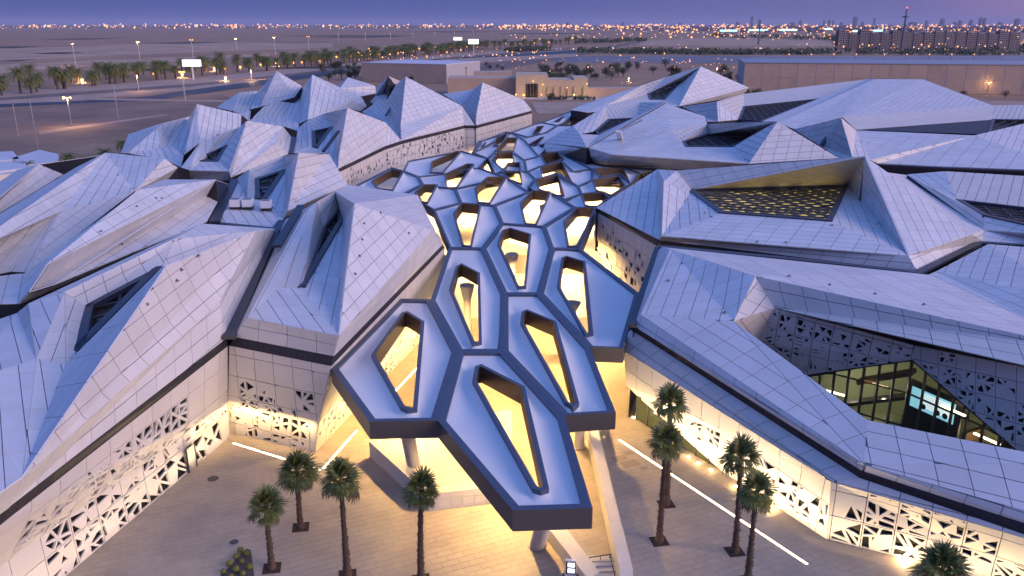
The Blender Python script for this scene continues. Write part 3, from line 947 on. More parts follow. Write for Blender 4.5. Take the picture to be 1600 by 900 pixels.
for ci, (outer, hole, hood, bw, rw, deep) in enumerate(CELLS):
    O = ccw([P(x, y, zc(y)) for x, y in outer])
    ys = [y for x, y in hole]
    ya, yb = min(ys), max(ys)
    Q2 = ccw([P(x, y, zc(y) + (hood * (.7 if ci > 8 else 1) if (yb - y) / (yb - ya) > .55 else hood * .15)) for x, y in hole])
    Q = plan_offset(Q2, rw)
    c = sum(Q, Vector()) / len(Q)
    O2 = plan_offset(O, bw)
    CELL3.append((c, O, Q))
    shell = MB(); soff = MB()
    th = [2 * math.pi * k / 56 for k in range(56)]
    for loop in (O2, Q2):
        th += [math.atan2(p.y - c.y, p.x - c.x) % (2 * math.pi) for p in loop]
    th = sorted(th)
    th = [t for k, t in enumerate(th) if k == 0 or t - th[k - 1] > .012]
    K = 7
    cols = []
    for t in th:
        a, b = poly_hit(O2, c, t), poly_hit(Q2, c, t)
        if a is None or b is None:
            continue
        if (a - c).length < (b - c).length + .05:
            a = Vector((b.x, b.y, b.z))
        col_ = []
        for k in range(K):
            s = k / (K - 1)
            v = a.lerp(b, s)
            v.z = a.z - .22 + (b.z - a.z) * (s ** 1.7) - .28 * math.sin(math.pi * s)
            col_.append(v)
        cols.append(col_)
    n = len(cols)
    vs = [tuple(v - canopy.location) for cl in cols for v in cl]
    fs = []
    for i in range(n):
        j = (i + 1) % n
        for k in range(K - 1):
            fs.append((i * K + k, j * K + k, j * K + k + 1, i * K + k + 1))
    me = bpy.data.meshes.new('canopy_cell')
    me.from_pydata(vs, [], fs)
    me.materials.append(M['shell'])
    me.polygons.foreach_set('use_smooth', [True] * len(fs))
    me.update()
    co = link('canopy_cell', me, canopy)
    def sub(mb, name, m):
        me2 = mb.mesh(name, m, canopy.location)
        return link(name, me2, co)
    for i in range(n):
        j = (i + 1) % n
        dz = Vector((0, 0, deep - .25))
        soff.face([cols[i][0] - dz, cols[i][-1] - dz, cols[j][-1] - dz, cols[j][0] - dz])
    # beams round the cell
    up_, dn = Vector((0, 0, .12)), Vector((0, 0, 1.1))
    bm_ = MB()
    m_ = len(O)
    for i in range(m_):
        j = (i + 1) % m_
        bm_.face([O[i] + up_, O[j] + up_, O2[j] + up_ * .6, O2[i] + up_ * .6])
        bm_.face([O2[i] + up_ * .6, O2[j] + up_ * .6, O2[j] - Vector((0, 0, .45)), O2[i] - Vector((0, 0, .45))])
        soff.face([O[j] - dn * 1.3, O[i] - dn * 1.3, O2[i] - dn * 1.3, O2[j] - dn * 1.3])
    sub(bm_, 'beam_frame', M['beam'])
    fa = MB()
    oo = [(P(x, y, zc(y)), (x, y)) for x, y in outer]
    for i in range(m_):
        j = (i + 1) % m_
        if edge_n[frozenset((oo[i][1], oo[j][1]))] == 1:
            a, b = oo[i][0], oo[j][0]
            deepe = [frozenset((ND[a_], ND[b_])) for a_, b_ in ()]
            dd = Vector((0, 0, 7.0 if frozenset((oo[i][1], oo[j][1])) in deepe else 1.45))
            fa.face([a + up_, b + up_, b - dd, a - dd])
            ia = (c - a).normalized() * .7; ib = (c - b).normalized() * .7
            fa.face([a - dd, b - dd, b - dd + Vector((ib.x, ib.y, 0)), a - dd + Vector((ia.x, ia.y, 0))])
    if fa.f:
        sub(fa, 'fascia', M['fascia'])
    rm = MB(); tr = MB()
    q_ = len(Q)
    ru = Vector((0, 0, .16))
    Q3 = plan_offset(Q, .12)
    for i in range(q_):
        j = (i + 1) % q_
        rm.face([Q2[i] + ru, Q2[j] + ru, Q[j] + ru, Q[i] + ru])
        rm.face([Q2[j] + ru, Q2[i] + ru, Q2[i] - Vector((0, 0, .5)), Q2[j] - Vector((0, 0, .5))])
        dz = Vector((0, 0, deep))
        tr.face([Q[i] + ru, Q[j] + ru, Q[j] - dz, Q[i] - dz])
        soff.face([Q2[j] - dz, Q2[i] - dz, Q[i] - dz, Q[j] - dz])
    sub(rm, 'opening_rim', M['beam'])
    sub(tr, 'throat', M['throat'])
    sub(soff, 'soffit', M['soffit'])
def column(x, y, top, lab, r0=.55, r1=1.0, head=None):
    v = P(x, y, 0)
    tp = P(*head) if head else v + Vector((0, 0, top))
    md = v.lerp(tp, .72)
    o = empty('canopy_column', v, lab, 'column', 'tapered columns under the canopy')
    m = MB(); m.tube(v, md, r0, r0 * 1.02, 20, cap=False); m.obj('shaft', M['concrete'], o, smooth=True)
    m = MB(); m.tube(md, tp, r0 * 1.02, r1, 20, cap=False); m.obj('capital', M['concrete'], o, smooth=True)
    m = MB(); m.tube(v, v + Vector((0, 0, .12)), r0 + .15, r0 + .12, 20); m.obj('base_ring', M['metal'], o)
column(650, 742, 8.0, 'tapered column under the left front canopy cell by the low wall', .62, 1.3, (632, 655, 8.0))
column(839, 853, 10.6, 'round column just under the foremost canopy tip', .6, .9, (858, 790, 8.2))
column(893, 560, 7.4, 'yellow lit column seen through the right hand canopy opening')
column(731, 528, 7.4, 'lit column seen through the upper left canopy opening', .5)
column(800, 470, 7.4, 'column under the centre canopy cell', .5)
column(905, 700, 7.4, 'column below the right lower canopy cell next to the long parapet', .5, 1.2)
column(760, 400, 7.4, 'column deep under the middle of the canopy', .5)
column(850, 380, 7.4, 'column deep under the right rear of the canopy', .5)
m = MB(); m.poly([P(x, y, zc(y) - .2) for x, y in ((888, 246), (905, 250), (942, 261), (1022, 267), (1002, 271), (976, 262), (924, 265))]); m.obj('canopy_plate', M['shell'], canopy)
# warm lamps hung under the canopy
def lamp(loc, power, col=(1.0, .61, .21), r=.35, kind='POINT', name='canopy_lamp'):
    l = bpy.data.objects.new(name, bpy.data.lights.new(name, kind))
    COL.objects.link(l)
    l.location = loc
    l.data.energy = power
    l.data.color = col
    if kind in ('POINT', 'SPOT'):
        l.data.shadow_soft_size = r
    return l
def strip_light(a, b, aim, width, power, col=(1.0, .72, .38)):
    a, b = Vector(a), Vector(b)
    l = lamp((a + b) / 2, power, col, kind='AREA', name='wall_wash_light')
    l.data.shape = 'RECTANGLE'
    l.data.size = (b - a).length
    l.data.size_y = width
    zax = -(Vector(aim)).normalized()
    xax = (b - a).normalized()
    yax = zax.cross(xax).normalized()
    zax = xax.cross(yax).normalized()
    m = Matrix((xax, yax, zax)).transposed()
    l.rotation_euler = m.to_euler()
    return l
LP = []
for i, (c, O, Q) in enumerate(CELL3):
    ctr = sum(O, Vector()) / len(O)
    off = (ctr - c)
    z = min(p.z for p in O) - 3.6 + (.6 if i > 9 else 0)
    pw = (8500, 12000, 14000, 12000, 16000, 16000)[i] if i < 6 else 20000
    if i > 9: pw = 17000
    if True:
        l = lamp((c.x + off.x, c.y + off.y + .5, z + 1.5), pw, kind='SPOT')
        l.data.spot_size = R(168); l.data.spot_blend = .6
        LP.append(l)
        if i > 8:                        # extra lamp added deeper in the court to brighten dark openings
            l2 = lamp((c.x + off.x - (2.5 if c.x < -8 else 0), c.y + off.y + 13, z + 1.5), 15000, kind='SPOT')
            l2.data.spot_size = R(150); l2.data.spot_blend = .6

# ---------------------------------------------------------------- plaza
def tiles(xr, yr, tw, th, rot, gap, test):
    cr, sr = math.cos(rot), math.sin(rot)
    res = []
    cx, cy = sum(xr) / 2, sum(yr) / 2
    n = int(max(xr[1] - xr[0], yr[1] - yr[0]) * .75 / min(tw, th))
    for j in range(-n, n):
        for i in range(-n, n):
            u = (i + .5 * (j % 2)) * tw; v = j * th
            X, Y = cx + u * cr - v * sr, cy + u * sr + v * cr
            if not (xr[0] < X < xr[1] and yr[0] < Y < yr[1]) or not test(X, Y):
                continue
            res.append((X, Y))
    return res, cr, sr
pave = MB()
pave.face([(-75, 30, 0), (75, 30, 0), (75, 112, 0), (-75, 112, 0)])
plz = pave.obj('plaza_paving', M['plazabase'], kind='structure')
def in_view(X, Y):
    q = PX(Vector((X, Y, 0)))
    return -30 < q[0] < 1630 and q[1] < 915
ts, cr, sr = tiles((-50, 50), (40, 112), 1.35, .68, R(24), .02, in_view)
ts.sort(key=lambda t: t[0] ** 2 * 0 + t[1])
def tile_mb(X, Y, org=(0, 0)):
    m = MB(); hw, hh = 1.35 / 2 - .012, .68 / 2 - .012
    c4 = [(X + u * cr - v * sr - org[0], Y + u * sr + v * cr - org[1]) for u, v in ((-hw, -hh), (hw, -hh), (hw, hh), (-hw, hh))]
    m.prism([(x, y, .002) for x, y in c4], [(x, y, .014) for x, y in c4])
    return m
one = tile_mb(0, 0).mesh('paving_slab', M['plaza'])
for X, Y in ts[:300]:
    o = link('paving_slab', one, plz); o.location = (X, Y, 0)
merge([tile_mb(X, Y) for X, Y in ts[300:]]).obj('paving_slabs_small', M['plaza'], plz, kind='stuff')
inner = MB(); inner.face([(-30, 112, .004), (40, 112, .004), (40, 290, .004), (-30, 290, .004)])
inner.obj('court_floor', M['concrete'], kind='structure')
inner = MB(); inner.prism([(-34, 134, 0), (30, 134, 0), (34, 292, 0), (-34, 292, 0)], [(-34, 134, 3.3), (30, 134, 3.3), (34, 292, 3.3), (-34, 292, 3.3)])
inner.obj('added_floor_slab', M['concrete'], kind='structure')  # made-up raised slab so the rear canopy openings show a lit floor

def box_px(mb, pts, z0, z1, mi=0):       # prism over top corners given as photo pixels at height z1
    t = [P(x, y, z1) for x, y in pts]
    mb.prism([Vector((v.x, v.y, z0)) for v in t], t, mi)
# low white walls under the canopy
r_ = empty('parapet_wall', P(930, 800, 0), 'long white parapet wall running from under the canopy to the bottom edge', 'wall')
m = MB(); box_px(m, [(912, 640), (927, 640), (989, 889), (990, 960), (970, 960), (968, 887)], 0, 1.7); m.obj('coping_wall', M['concrete'], r_)
r_ = empty('parapet_wall', P(890, 850, 0), 'short white parapet wall beside the stairs behind the totem sign', 'wall')
m = MB(); box_px(m, [(838, 800), (866, 800), (936, 893), (919, 905)], 0, 1.35); m.obj('coping_wall', M['concrete'], r_)
r_ = empty('raised_terrace', P(690, 740, 0), 'raised white terrace with a low parapet under the left front of the canopy', 'terrace')
m = MB(); box_px(m, [(577, 689), (597, 686), (683, 757), (770, 747), (775, 760), (668, 772)], 0, 1.7); m.obj('parapet', M['concrete'], r_)
m = MB(); box_px(m, [(600, 690), (640, 660), (800, 640), (800, 745), (683, 756)], 0, .75); m.obj('terrace_floor', M['concrete'], r_)
fp = Plane([P(668, 772, 1.7), P(775, 760, 1.7), Vector((P(775, 760, 1.7).x, P(775, 760, 1.7).y, 0.02)), Vector((P(668, 772, 1.7).x, P(668, 772, 1.7).y, .02))])
for s, mb in facet_panels(fp, 1.05, .82, 0, random.Random(4), gap=.03, off=.05):
    mb.obj('facing_panel', M['wall'], r_)
fp = Plane([P(577, 689, 1.7), P(668, 772, 1.7), Vector((P(668, 772, 1.7).x, P(668, 772, 1.7).y, 0.02)), Vector((P(577, 689, 1.7).x, P(577, 689, 1.7).y, .02))])
for s, mb in facet_panels(fp, 1.05, .82, 0, random.Random(4), gap=.03, off=.05):
    mb.obj('facing_panel', M['wall'], r_)
r_ = empty('staircase', P(940, 880, 0), 'wide pale steps between the two parapet walls', 'stairs')
for k in range(5):
    y0 = 868 + k * 8
    m = MB(); box_px(m, [(918 + k * 2, y0), (962 + k * 2, y0 - 1), (964 + k * 2, y0 + 8), (921 + k * 2, y0 + 9)], 0, .55 - k * .1)
    m.obj('step', M['concrete'], r_)
m = MB(); m.bar(P(921, 871, .9), P(955, 866, .9), .06, .06); m.bar(P(953, 866, .9), P(962, 905, .3), .06, .06)
for x, y in ((921, 871), (938, 869), (953, 866)):
    m.bar(P(x, y, .9), P(x, y, .9) - Vector((0, 0, .5)), .05, .05, up=Vector((1, 0, 0)))
m.obj('handrail', M['blackm'], r_)
# totem sign with two lit panels
v = P(891, 912, 0)
r_ = empty('totem_sign', v, 'black totem sign with two small glowing white panels by the stairs', 'sign')
m = MB(); m.box(v + Vector((0, 0, 1.05)), (.95, .35, 2.1), -.12, taper=.82); m.obj('casing', M['whitem'], r_)
m = MB(); m.box(v + Vector((0, -.03, .35)), (1.5, .75, .7), -.12, taper=.8); m.obj('plinth', M['blackm'], r_)
M['screen'] = mat('lit_sign_face', (.8, .85, .9), .4, emit=(.85, .92, 1.0), estr=1.6)
for k in (0, 1):
    m = MB(); m.box(v + Vector((.02, -.19, 1.78 - k * .5)), (.52, .06, .36), -.12); m.obj('lit_panel', M['screen'], r_)
m = MB(); m.box(v + Vector((0, -.172, 1.5)), (.7, .03, 1.05), -.12); m.obj('face_plate', M['blackm'], r_)

def strip_line(pts, label, n, gapf=.12, w=.16, power=None):
    q = [P(x, y, .02) for x, y in pts]
    c = sum(q, Vector()) / len(q)
    r = empty('ground_light_strip', (c.x, c.y, 0), label, 'light strip')
    L = sum((b - a).length for a, b in zip(q, q[1:]))
    for a, b in zip(q, q[1:]):
        k = max(1, round(n * (b - a).length / L))
        for i in range(k):
            s, e = a.lerp(b, (i + gapf / 2) / k), a.lerp(b, (i + 1 - gapf / 2) / k)
            m = MB(); m.bar(s, e, w, .05); m.obj('light_bar', M['led'], r)
strip_line([(363, 692), (502, 735)], 'broken glowing light strip in the paving from the left wall corner to the palms', 6)
strip_line([(504, 733), (558, 672)], 'glowing light strip in the paving running towards the canopy', 5)
strip_line([(600, 630), (660, 566)], 'glowing light strip seen through the left front canopy opening', 5)
strip_line([(967, 687), (1262, 882)], 'long diagonal glowing light strip in the right hand paving', 19, .07)
r_ = None
def uplight(x, y, power, label, grp=None):
    v = P(x, y, .02)
    o = empty('ground_uplight', v, label, 'ground light', grp)
    m = MB(); m.tube(v, v + Vector((0, 0, .05)), .17, .17, 12); m.obj('lens', M['uplight'], o)
    m = MB(); m.tube(v - Vector((0, 0, .01)), v + Vector((0, 0, .03)), .25, .24, 12); m.obj('bezel', M['blackm'], o)
    lamp(v + Vector((0, 0, .35)), power, (1, .62, .26), .12, name='uplight_lamp')
uplight(231, 785, 140, 'bright round uplight glowing at the foot of the near left wall')
uplight(349, 686, 60, 'small round uplight in the inner corner of the left walls')
for x, y, p in ((990, 653, 25), (1076, 714, 60), (1091, 724, 60), (1111, 735, 60), (1150, 761, 90), (1203, 792, 240)):
    uplight(x, y, p, 'round uplight in the paving at the foot of the right lit wall', 'round uplights along the right wall')
uplight(1414, 877, 320, 'bright uplight at the foot of the perforated right wall')
uplight(1533, 897, 160, 'uplight at the bottom right beside the clipped palm')
# cove light under the fold of the left walls, then added wash strips without fittings at the wall feet
def between(a, b, t):
    return a.lerp(b, t)
K1, K2 = P(355, 629, 3.4), P(-60, 927, 4.5)
K3 = P(497, 662, 3.1); K4 = P(693, 462, 3.0)
def outward(a, b):                       # horizontal normal on the camera side
    e = b - a
    n = Vector((e.y, -e.x, 0)).normalized()
    return n if n.dot(CAM - a) > 0 else -n
for a, b, pw, t0, t1 in ((K1, K2, 120, .01, .2), (K1, K3, 380, .03, .97), (K3, K4, 700, .02, .9)):
    n = outward(a, b)
    s, e = a.lerp(b, t0) + n * .75, a.lerp(b, t1) + n * .75
    strip_light(s - Vector((0, 0, .15)), e - Vector((0, 0, .15)), Vector((-n.x * .75, -n.y * .75, -1)), .14, pw, (1.0, .62, .24))
n = outward(K1, K2)
for t0, t1, pw in ((.02, .3, 420), (.3, .6, 300), (.6, .97, 260)):  # added strips, no fittings, spreading the uplight glow along the wall
    strip_light(P(358, 683, .2).lerp(P(-60, 1037, .2), t0) + n * 1.7, P(358, 683, .2).lerp(P(-60, 1037, .2), t1) + n * 1.7, Vector((-n.x * .3, -n.y * .3, 1)), .2, pw * .75)
n = outward(K3, K4)
strip_light(K3.lerp(K4, .15) + n * 3.2 - Vector((0, 0, 2.8)), K3.lerp(K4, .95) + n * 3.2 - Vector((0, 0, 2.8)), Vector((-n.x * .4, -n.y * .4, 1)), .2, 1300)  # added upward strip to brighten the wall beside the canopy
W0, W1 = P(995, 655, 0), P(1293, 843, 0)
n = outward(W0, W1)
strip_light(W0 + n * 2.6 + Vector((0, 0, .2)), W1 + n * 2.2 + Vector((0, 0, .2)), Vector((-n.x * .3, -n.y * .3, 1)), .25, 3200)  # added long strip brightening the lower wall above its round uplights
W2 = P(1690, 942, 0)
n = outward(W1, W2)
strip_light(W1 + n * 1.8 + Vector((0, 0, .15)), W2 + n * 1.8 + Vector((0, 0, .15)), Vector((-n.x * .35, -n.y * .35, 1)), .2, 800)

# glazed shopfront under the right wall
r_ = [r for k, (r, p) in root_pts.items() if k.startswith('near right')][0]
M['glass_dark'] = mat('tinted_glass', (.03, .035, .02), .08, emit=(1.0, .8, .3), estr=.05)
A, B = P(995, 655, 0), P(1130, 737, 0)
AT = P(995, 617, 2.9)
m = MB(); k = 7
nn = outward(A, B)
for i in range(k):
    a, b = A.lerp(B, i / k), A.lerp(B, (i + 1) / k)
    h = 2.9 - 2.2 * i / k; h2 = 2.9 - 2.2 * (i + 1) / k
    g = MB(); g.face([a + nn * .05, b + nn * .05, b + nn * .05 + Vector((0, 0, h2)), a + nn * .05 + Vector((0, 0, h))]); g.obj('window_pane', M['glass_dark'], r_)
    g = MB(); g.bar(a + nn * .12, a + nn * .12 + Vector((0, 0, h)), .12, .12, up=Vector((1, 0, 0))); g.obj('mullion', M['blackm'], r_)
# sunken court glazing of the near right building
M['glasswall'] = mat('lit_glass', (.03, .04, .03), .12, alpha=.35)
M['paleroom'] = mat('pale_green_plaster', (.42, .47, .30), .7)
M['display'] = mat('lit_display', (.5, .8, .9), .4, emit=(.35, .85, 1.0), estr=.85)
M['white_display'] = mat('white_display', (.8, .9, .9), .4, emit=(.8, 1.0, 1.0), estr=1.1)
Y, Z, W = P(1260, 586, 5.9), P(1426, 562, 10.2), P(1588, 703, 6.06)
Yb, Zb, Wb = Vector((Y.x, Y.y, 0)), Vector((Z.x, Z.y, 0)), Vector((W.x, W.y, 0))
def vplane(a, b, ta, tb, k, rowh):
    for i in range(k):
        p, q = a.lerp(b, i / k), a.lerp(b, (i + 1) / k)
        hp, hq = ta + (tb - ta) * i / k, ta + (tb - ta) * (i + 1) / k
        z = 0
        while z < max(hp, hq) - .05:
            z1 = z + rowh
            g = MB()
            g.poly([p + Vector((0, 0, min(z, hp))), q + Vector((0, 0, min(z, hq))), q + Vector((0, 0, min(z1, hq))), p + Vector((0, 0, min(z1, hp)))]) if min(z1, hp) > z or min(z1, hq) > z else None
            if g.f:
                g.obj('court_pane', M['glasswall'], r_)
            g = MB(); g.bar(p + Vector((0, 0, min(z1, hp))), q + Vector((0, 0, min(z1, hq))), .14, .14); g.obj('transom', M['blackm'], r_)
            z = z1
        g = MB(); g.bar(p, p + Vector((0, 0, hp)), .2, .2, up=Vector((1, 0, 0))); g.obj('mullion', M['blackm'], r_)
vplane(Yb, Zb, Y.z, 10.15, 7, 3.4)
vplane(Zb, Wb, 10.15, W.z, 7, 3.4)
# room behind the glass
o1 = (Zb - Yb).normalized(); n1 = outward(Yb, Zb)
o2 = (Wb - Zb).normalized(); n2 = outward(Zb, Wb)
bk = [Yb - n1 * 7 - o1 * 3, Zb - n1 * 9 + Vector((3, 0, 0)), Wb - n2 * 7 + o2 * 4]
rm = MB()
for a, b in zip(bk, bk[1:]):
    rm.face([a, b, b + Vector((0, 0, 12.5)), a + Vector((0, 0, 12.5))])
rm.face([Yb + Vector((0, 0, .02)), Zb + Vector((0, 0, .02)), bk[1] + Vector((0, 0, .02)), bk[0] + Vector((0, 0, .02))])
rm.face([Zb + Vector((0, 0, .02)), Wb + Vector((0, 0, .02)), bk[2] + Vector((0, 0, .02)), bk[1] + Vector((0, 0, .02))])
rm.face([Yb + Vector((0, 0, 5.6)), Zb + Vector((0, 0, 10.3)), bk[1] + Vector((0, 0, 10.3)), bk[0] + Vector((0, 0, 5.6))])
rm.face([Zb + Vector((0, 0, 10.3)), Wb + Vector((0, 0, 6.0)), bk[2] + Vector((0, 0, 6.0)), bk[1] + Vector((0, 0, 10.3))])
rm.obj('room_lining', M['paleroom'], r_)
for t, pw in ((.35, 500), (.7, 600)):
    lamp(Yb.lerp(Zb, t) - n1 * 3.5 + Vector((0, 0, 4.0)), pw * 1.1, (1, .90, .62), .4, name='room_lamp')
for t, pw in ((.2, 420), (.6, 320)):
    lamp(Zb.lerp(Wb, t) - n2 * 3.5 + Vector((0, 0, 3.6)), pw * .9, (1, .80, .45), .4, name='room_lamp')
for t, zz, a, b, nn in ((.15, 4.6, Yb, Zb, n1), (.55, 6.6, Yb, Zb, n1), (.3, 6.8, Zb, Wb, n2), (.62, 5.6, Zb, Wb, n2)):
    s = a.lerp(b, t) - nn * .5
    g = MB(); g.bar(s + Vector((0, 0, zz)), s + (b - a).normalized() * 2.4 + Vector((0, 0, zz)), .25, .1); g.obj('strip_lamp', M['led'], r_)
d0 = Zb - n2 * 1.6 - o2 * 1.0
ds = empty('wall_display', d0, 'bright cyan and white video wall behind the sunken court glass', 'video wall')
g = MB(); g.bar(d0 + Vector((0, 0, 5.0)), d0 + o2 * 5.6 + Vector((0, 0, 4.8)), .25, 5.2); g.obj('housing', M['blackm'], ds)
g = MB(); g.bar(d0 + n2 * .18 + o2 * .4 + Vector((0, 0, 6.0)), d0 + n2 * .18 + o2 * 5.0 + Vector((0, 0, 6.0)), .06, 2.0); g.obj('cyan_frame', M['display'], ds)
g = MB(); g.bar(d0 + n2 * .24 + o2 * 1.4 + Vector((0, 0, 6.1)), d0 + n2 * .24 + o2 * 4.6 + Vector((0, 0, 6.1)), .05, 1.4); g.obj('white_panel', M['white_display'], ds)
g = MB()
for t in (1.9, 3.4, 4.2):
    g.tube(d0 + n2 * .28 + o2 * t + Vector((0, 0, 5.5)), d0 + n2 * .3 + o2 * t + Vector((0, 0, 5.5)), .28, .28, 14)
g.obj('dark_shapes', M['blackm'], ds)
# fittings of the room: angled dark ramp, pale counters, hanging ceiling beams
g = MB(); g.bar(Yb - n1 * 3 + Vector((0, 0, 1.2)), Zb - n1 * 4 + Vector((0, 0, 5.2)), 1.2, .35); g.obj('room_ramp', M['blackm'], r_)
g = MB(); g.bar(Yb.lerp(Zb, .4) - n1 * 2.2 + Vector((0, 0, .6)), Yb.lerp(Zb, .75) - n1 * 2.6 + Vector((0, 0, .6)), 1.0, 1.1); g.obj('room_counter', M['whitem'], r_)
M['brownroom'] = mat('brown_ceiling', (.16, .10, .05), .6)
for t in (.15, .4, .65, .9):
    g = MB(); g.bar(Zb.lerp(Wb, t) - n2 * 2.9 + Vector((0, 0, 2)), Zb.lerp(Wb, t) - n2 * 5.5 + Vector((0, 0, 2)), .4, 4); g.obj('room_partition', M['brownroom'], r_)
g = MB(); g.bar(Yb.lerp(Zb, .5) - n1 * 1.2 + Vector((0, 0, 6.2)), Zb - n1 * 1.2 + Vector((0, 0, 8.6)), 1.4, .4); g.obj('room_bulkhead', M['brownroom'], r_)
# odd slabs replaced in the right hand paving
for x, y, w_, h_ in ((968, 716, 1.5, .9), (985, 724, 1.8, 1.2), (982, 708, .9, .7), (1006, 731, .8, .6), (1118, 776, 1.0, .7), (1130, 771, 1.1, .8)):
    v = P(x, y, .02); g = MB(); g.box(v, (w_, h_, .012), R(24)); g.obj('replaced_slab', M['metal'] if x > 1100 else M['plazabase'], plz)
# doorway, manholes, planting bed
v = P(297, 733, 0)
e = (K2 - K1); e.z = 0; e.normalize(); no = outward(K1, K2)
dr = empty('service_door', v, 'narrow grey door standing in the left perforated wall', 'door')
g = MB(); g.bar(v - e * .55 + no * .3 + Vector((0, 0, 1.2)), v + e * .55 + no * .3 + Vector((0, 0, 1.2)), .12, 2.4); g.obj('door_leaf', M['metal'], dr)
g = MB(); g.bar(v - e * .65 + no * .32, v - e * .65 + no * .32 + Vector((0, 0, 2.5)), .14, .12, up=Vector((1, 0, 0))); g.bar(v + e * .65 + no * .32, v + e * .65 + no * .32 + Vector((0, 0, 2.5)), .14, .12, up=Vector((1, 0, 0))); g.obj('door_frame', M['blackm'], dr)
for x, y, rr, lab in ((333, 748, .52, 'larger round manhole cover in the left paving'), (365.5, 847, .36, 'smaller round manhole cover near the planting bed')):
    v = P(x, y, .015); o = empty('manhole_cover', v, lab, 'manhole cover')
    g = MB(); g.tube(v, v + Vector((0, 0, .01)), rr, rr, 24); g.obj('cover', mat('cast_iron' , (.06, .06, .065), .6), o)
    g = MB(); g.tube(v, v + Vector((0, 0, .006)), rr + .08, rr + .08, 24); g.obj('ring', M['metal'], o)
v = [P(385, 858, .02), P(340, 905, .02), P(398, 905, .02), P(392, 860, .02)]
g = MB(); g.prism([a - Vector((0, 0, .02)) for a in v], [a + Vector((0, 0, .04)) for a in v]); g.obj('planting_bed', mat('bed_gravel', (.09, .07, .065), .9, noise=.3, nscale=6), kind='structure')
cact = mat('cactus_green', (.16, .17, .03), .7, noise=.3, nscale=9)
def cactus_mesh():
    m = MB(); n, k = 12, 6; r = .32
    pts = [[(r * math.sin(math.pi * (j + .3) / (k + .3)) * (1 + .1 * (i % 2)) * math.cos(2 * math.pi * i / n), r * math.sin(math.pi * (j + .3) / (k + .3)) * (1 + .1 * (i % 2)) * math.sin(2 * math.pi * i / n), .3 - r * math.cos(math.pi * (j + .3) / (k + .3)) * .95) for i in range(n)] for j in range(k + 1)]
    for j in range(k):
        for i in range(n):
            m.face([pts[j][i], pts[j][(i + 1) % n], pts[j + 1][(i + 1) % n], pts[j + 1][i]])
    for i in range(110):
        a, b = random.uniform(0, 6.283), random.uniform(.1, 1.5)
        d = Vector((math.cos(a) * math.cos(b), math.sin(a) * math.cos(b), math.sin(b)))
        p = Vector((0, 0, .3)) + d * r * 1.0
        s = d.orthogonal() * .012
        m.face([p - s, p + s, p + d * .09])
    return m.mesh('barrel_cactus', cact)
cm = cactus_mesh()
for x, y in ((376, 860), (386, 865), (369, 870), (378, 877), (390, 886), (359, 881), (369, 890), (349, 893), (380, 896), (361, 902)):
    o = link('barrel_cactus', cm, None, label='round yellow green cactus in the dark triangular planting bed', category='cactus', group='cactuses in the planting bed')
    o.location = P(x, y + 3, .05); o.rotation_euler.z = random.random() * 6; s = random.uniform(.58, .78); o.scale = (s, s, s)

# ---------------------------------------------------------------- plaza palms
bark = mat('palm_bark', (.10, .065, .045), .95, noise=.4, nscale=5, bump=.6, bscale=12)
frond = mat('palm_leaf', (.13, .15, .032), .6, noise=.35, nscale=2.5)
frond2 = mat('dry_palm_leaf', (.13, .10, .05), .8, noise=.3, nscale=3)
def fan_leaf(rng, dry=False):
    m = MB()
    L = rng.uniform(.5, .75)
    # petiole along +x, drooping fan at its end
    m.bar((0, 0, 0), (L, 0, .12), .05, .03)
    n = 15
    base = Vector((L, 0, .12))
    for k in range(n):
        a = R(-78 + 156 * k / (n - 1)) + rng.uniform(-.04, .04)
        ln = rng.uniform(1.0, 1.25) * (1 - .22 * abs(k - (n - 1) / 2) / (n / 2))
        d = Vector((math.cos(a), math.sin(a), 0))
        s = Vector((-d.y, d.x, 0)) * .075
        p1 = base + d * ln * .55 + Vector((0, 0, -.05 + .05 * (k % 2)))
        p2 = base + d * ln * (.98 if not dry else .8) + Vector((0, 0, -.16 - rng.uniform(0, .12) - (.2 if dry else 0)))
        m.face([base, p1 + s, p1 - s])
        m.face([p1 + s, p2, p1 - s])
    return m.mesh('palm_leaf', frond2 if dry else frond)
rngp = random.Random(3)
LEAF = [fan_leaf(rngp) for _ in range(5)]
DRY = [fan_leaf(rngp, True) for _ in range(2)]
def trunk_mesh(h, lean, rng, r0=.26, r1=.17):
    m = MB(); n = 12; seg = max(10, int(h / .24))
    rings = []
    for i in range(seg + 1):
        t = i / seg
        r = (r0 + (r1 - r0) * min(1, t * 1.6)) * (1.0 + (.10 if i % 2 else -.04)) + (.10 * (1 - t * 9) if t < .11 else 0)
        c = Vector((lean[0] * t * t, lean[1] * t * t, h * t))
        rings.append([c + Vector((r * math.cos(2 * math.pi * k / n + i * .25) * rng.uniform(.94, 1.06), r * math.sin(2 * math.pi * k / n + i * .25) * rng.uniform(.94, 1.06), 0)) for k in range(n)])
    for a, b in zip(rings, rings[1:]):
        for k in range(n):
            m.face([a[k], a[(k + 1) % n], b[(k + 1) % n], b[k]])
    for i in range(seg * 5):             # old leaf bases
        t = rng.uniform(.02, 1)
        r = r0 + (r1 - r0) * min(1, t * 1.6)
        a = rng.uniform(0, 6.283)
        c = Vector((lean[0] * t * t, lean[1] * t * t, h * t)) + Vector((math.cos(a), math.sin(a), 0)) * r
        d = Vector((math.cos(a), math.sin(a), 1.3)).normalized()
        s = Vector((-math.sin(a), math.cos(a), 0)) * .07
        m.face([c - s, c + s, c + s * .5 + d * .16, c - s * .5 + d * .16])
    return m
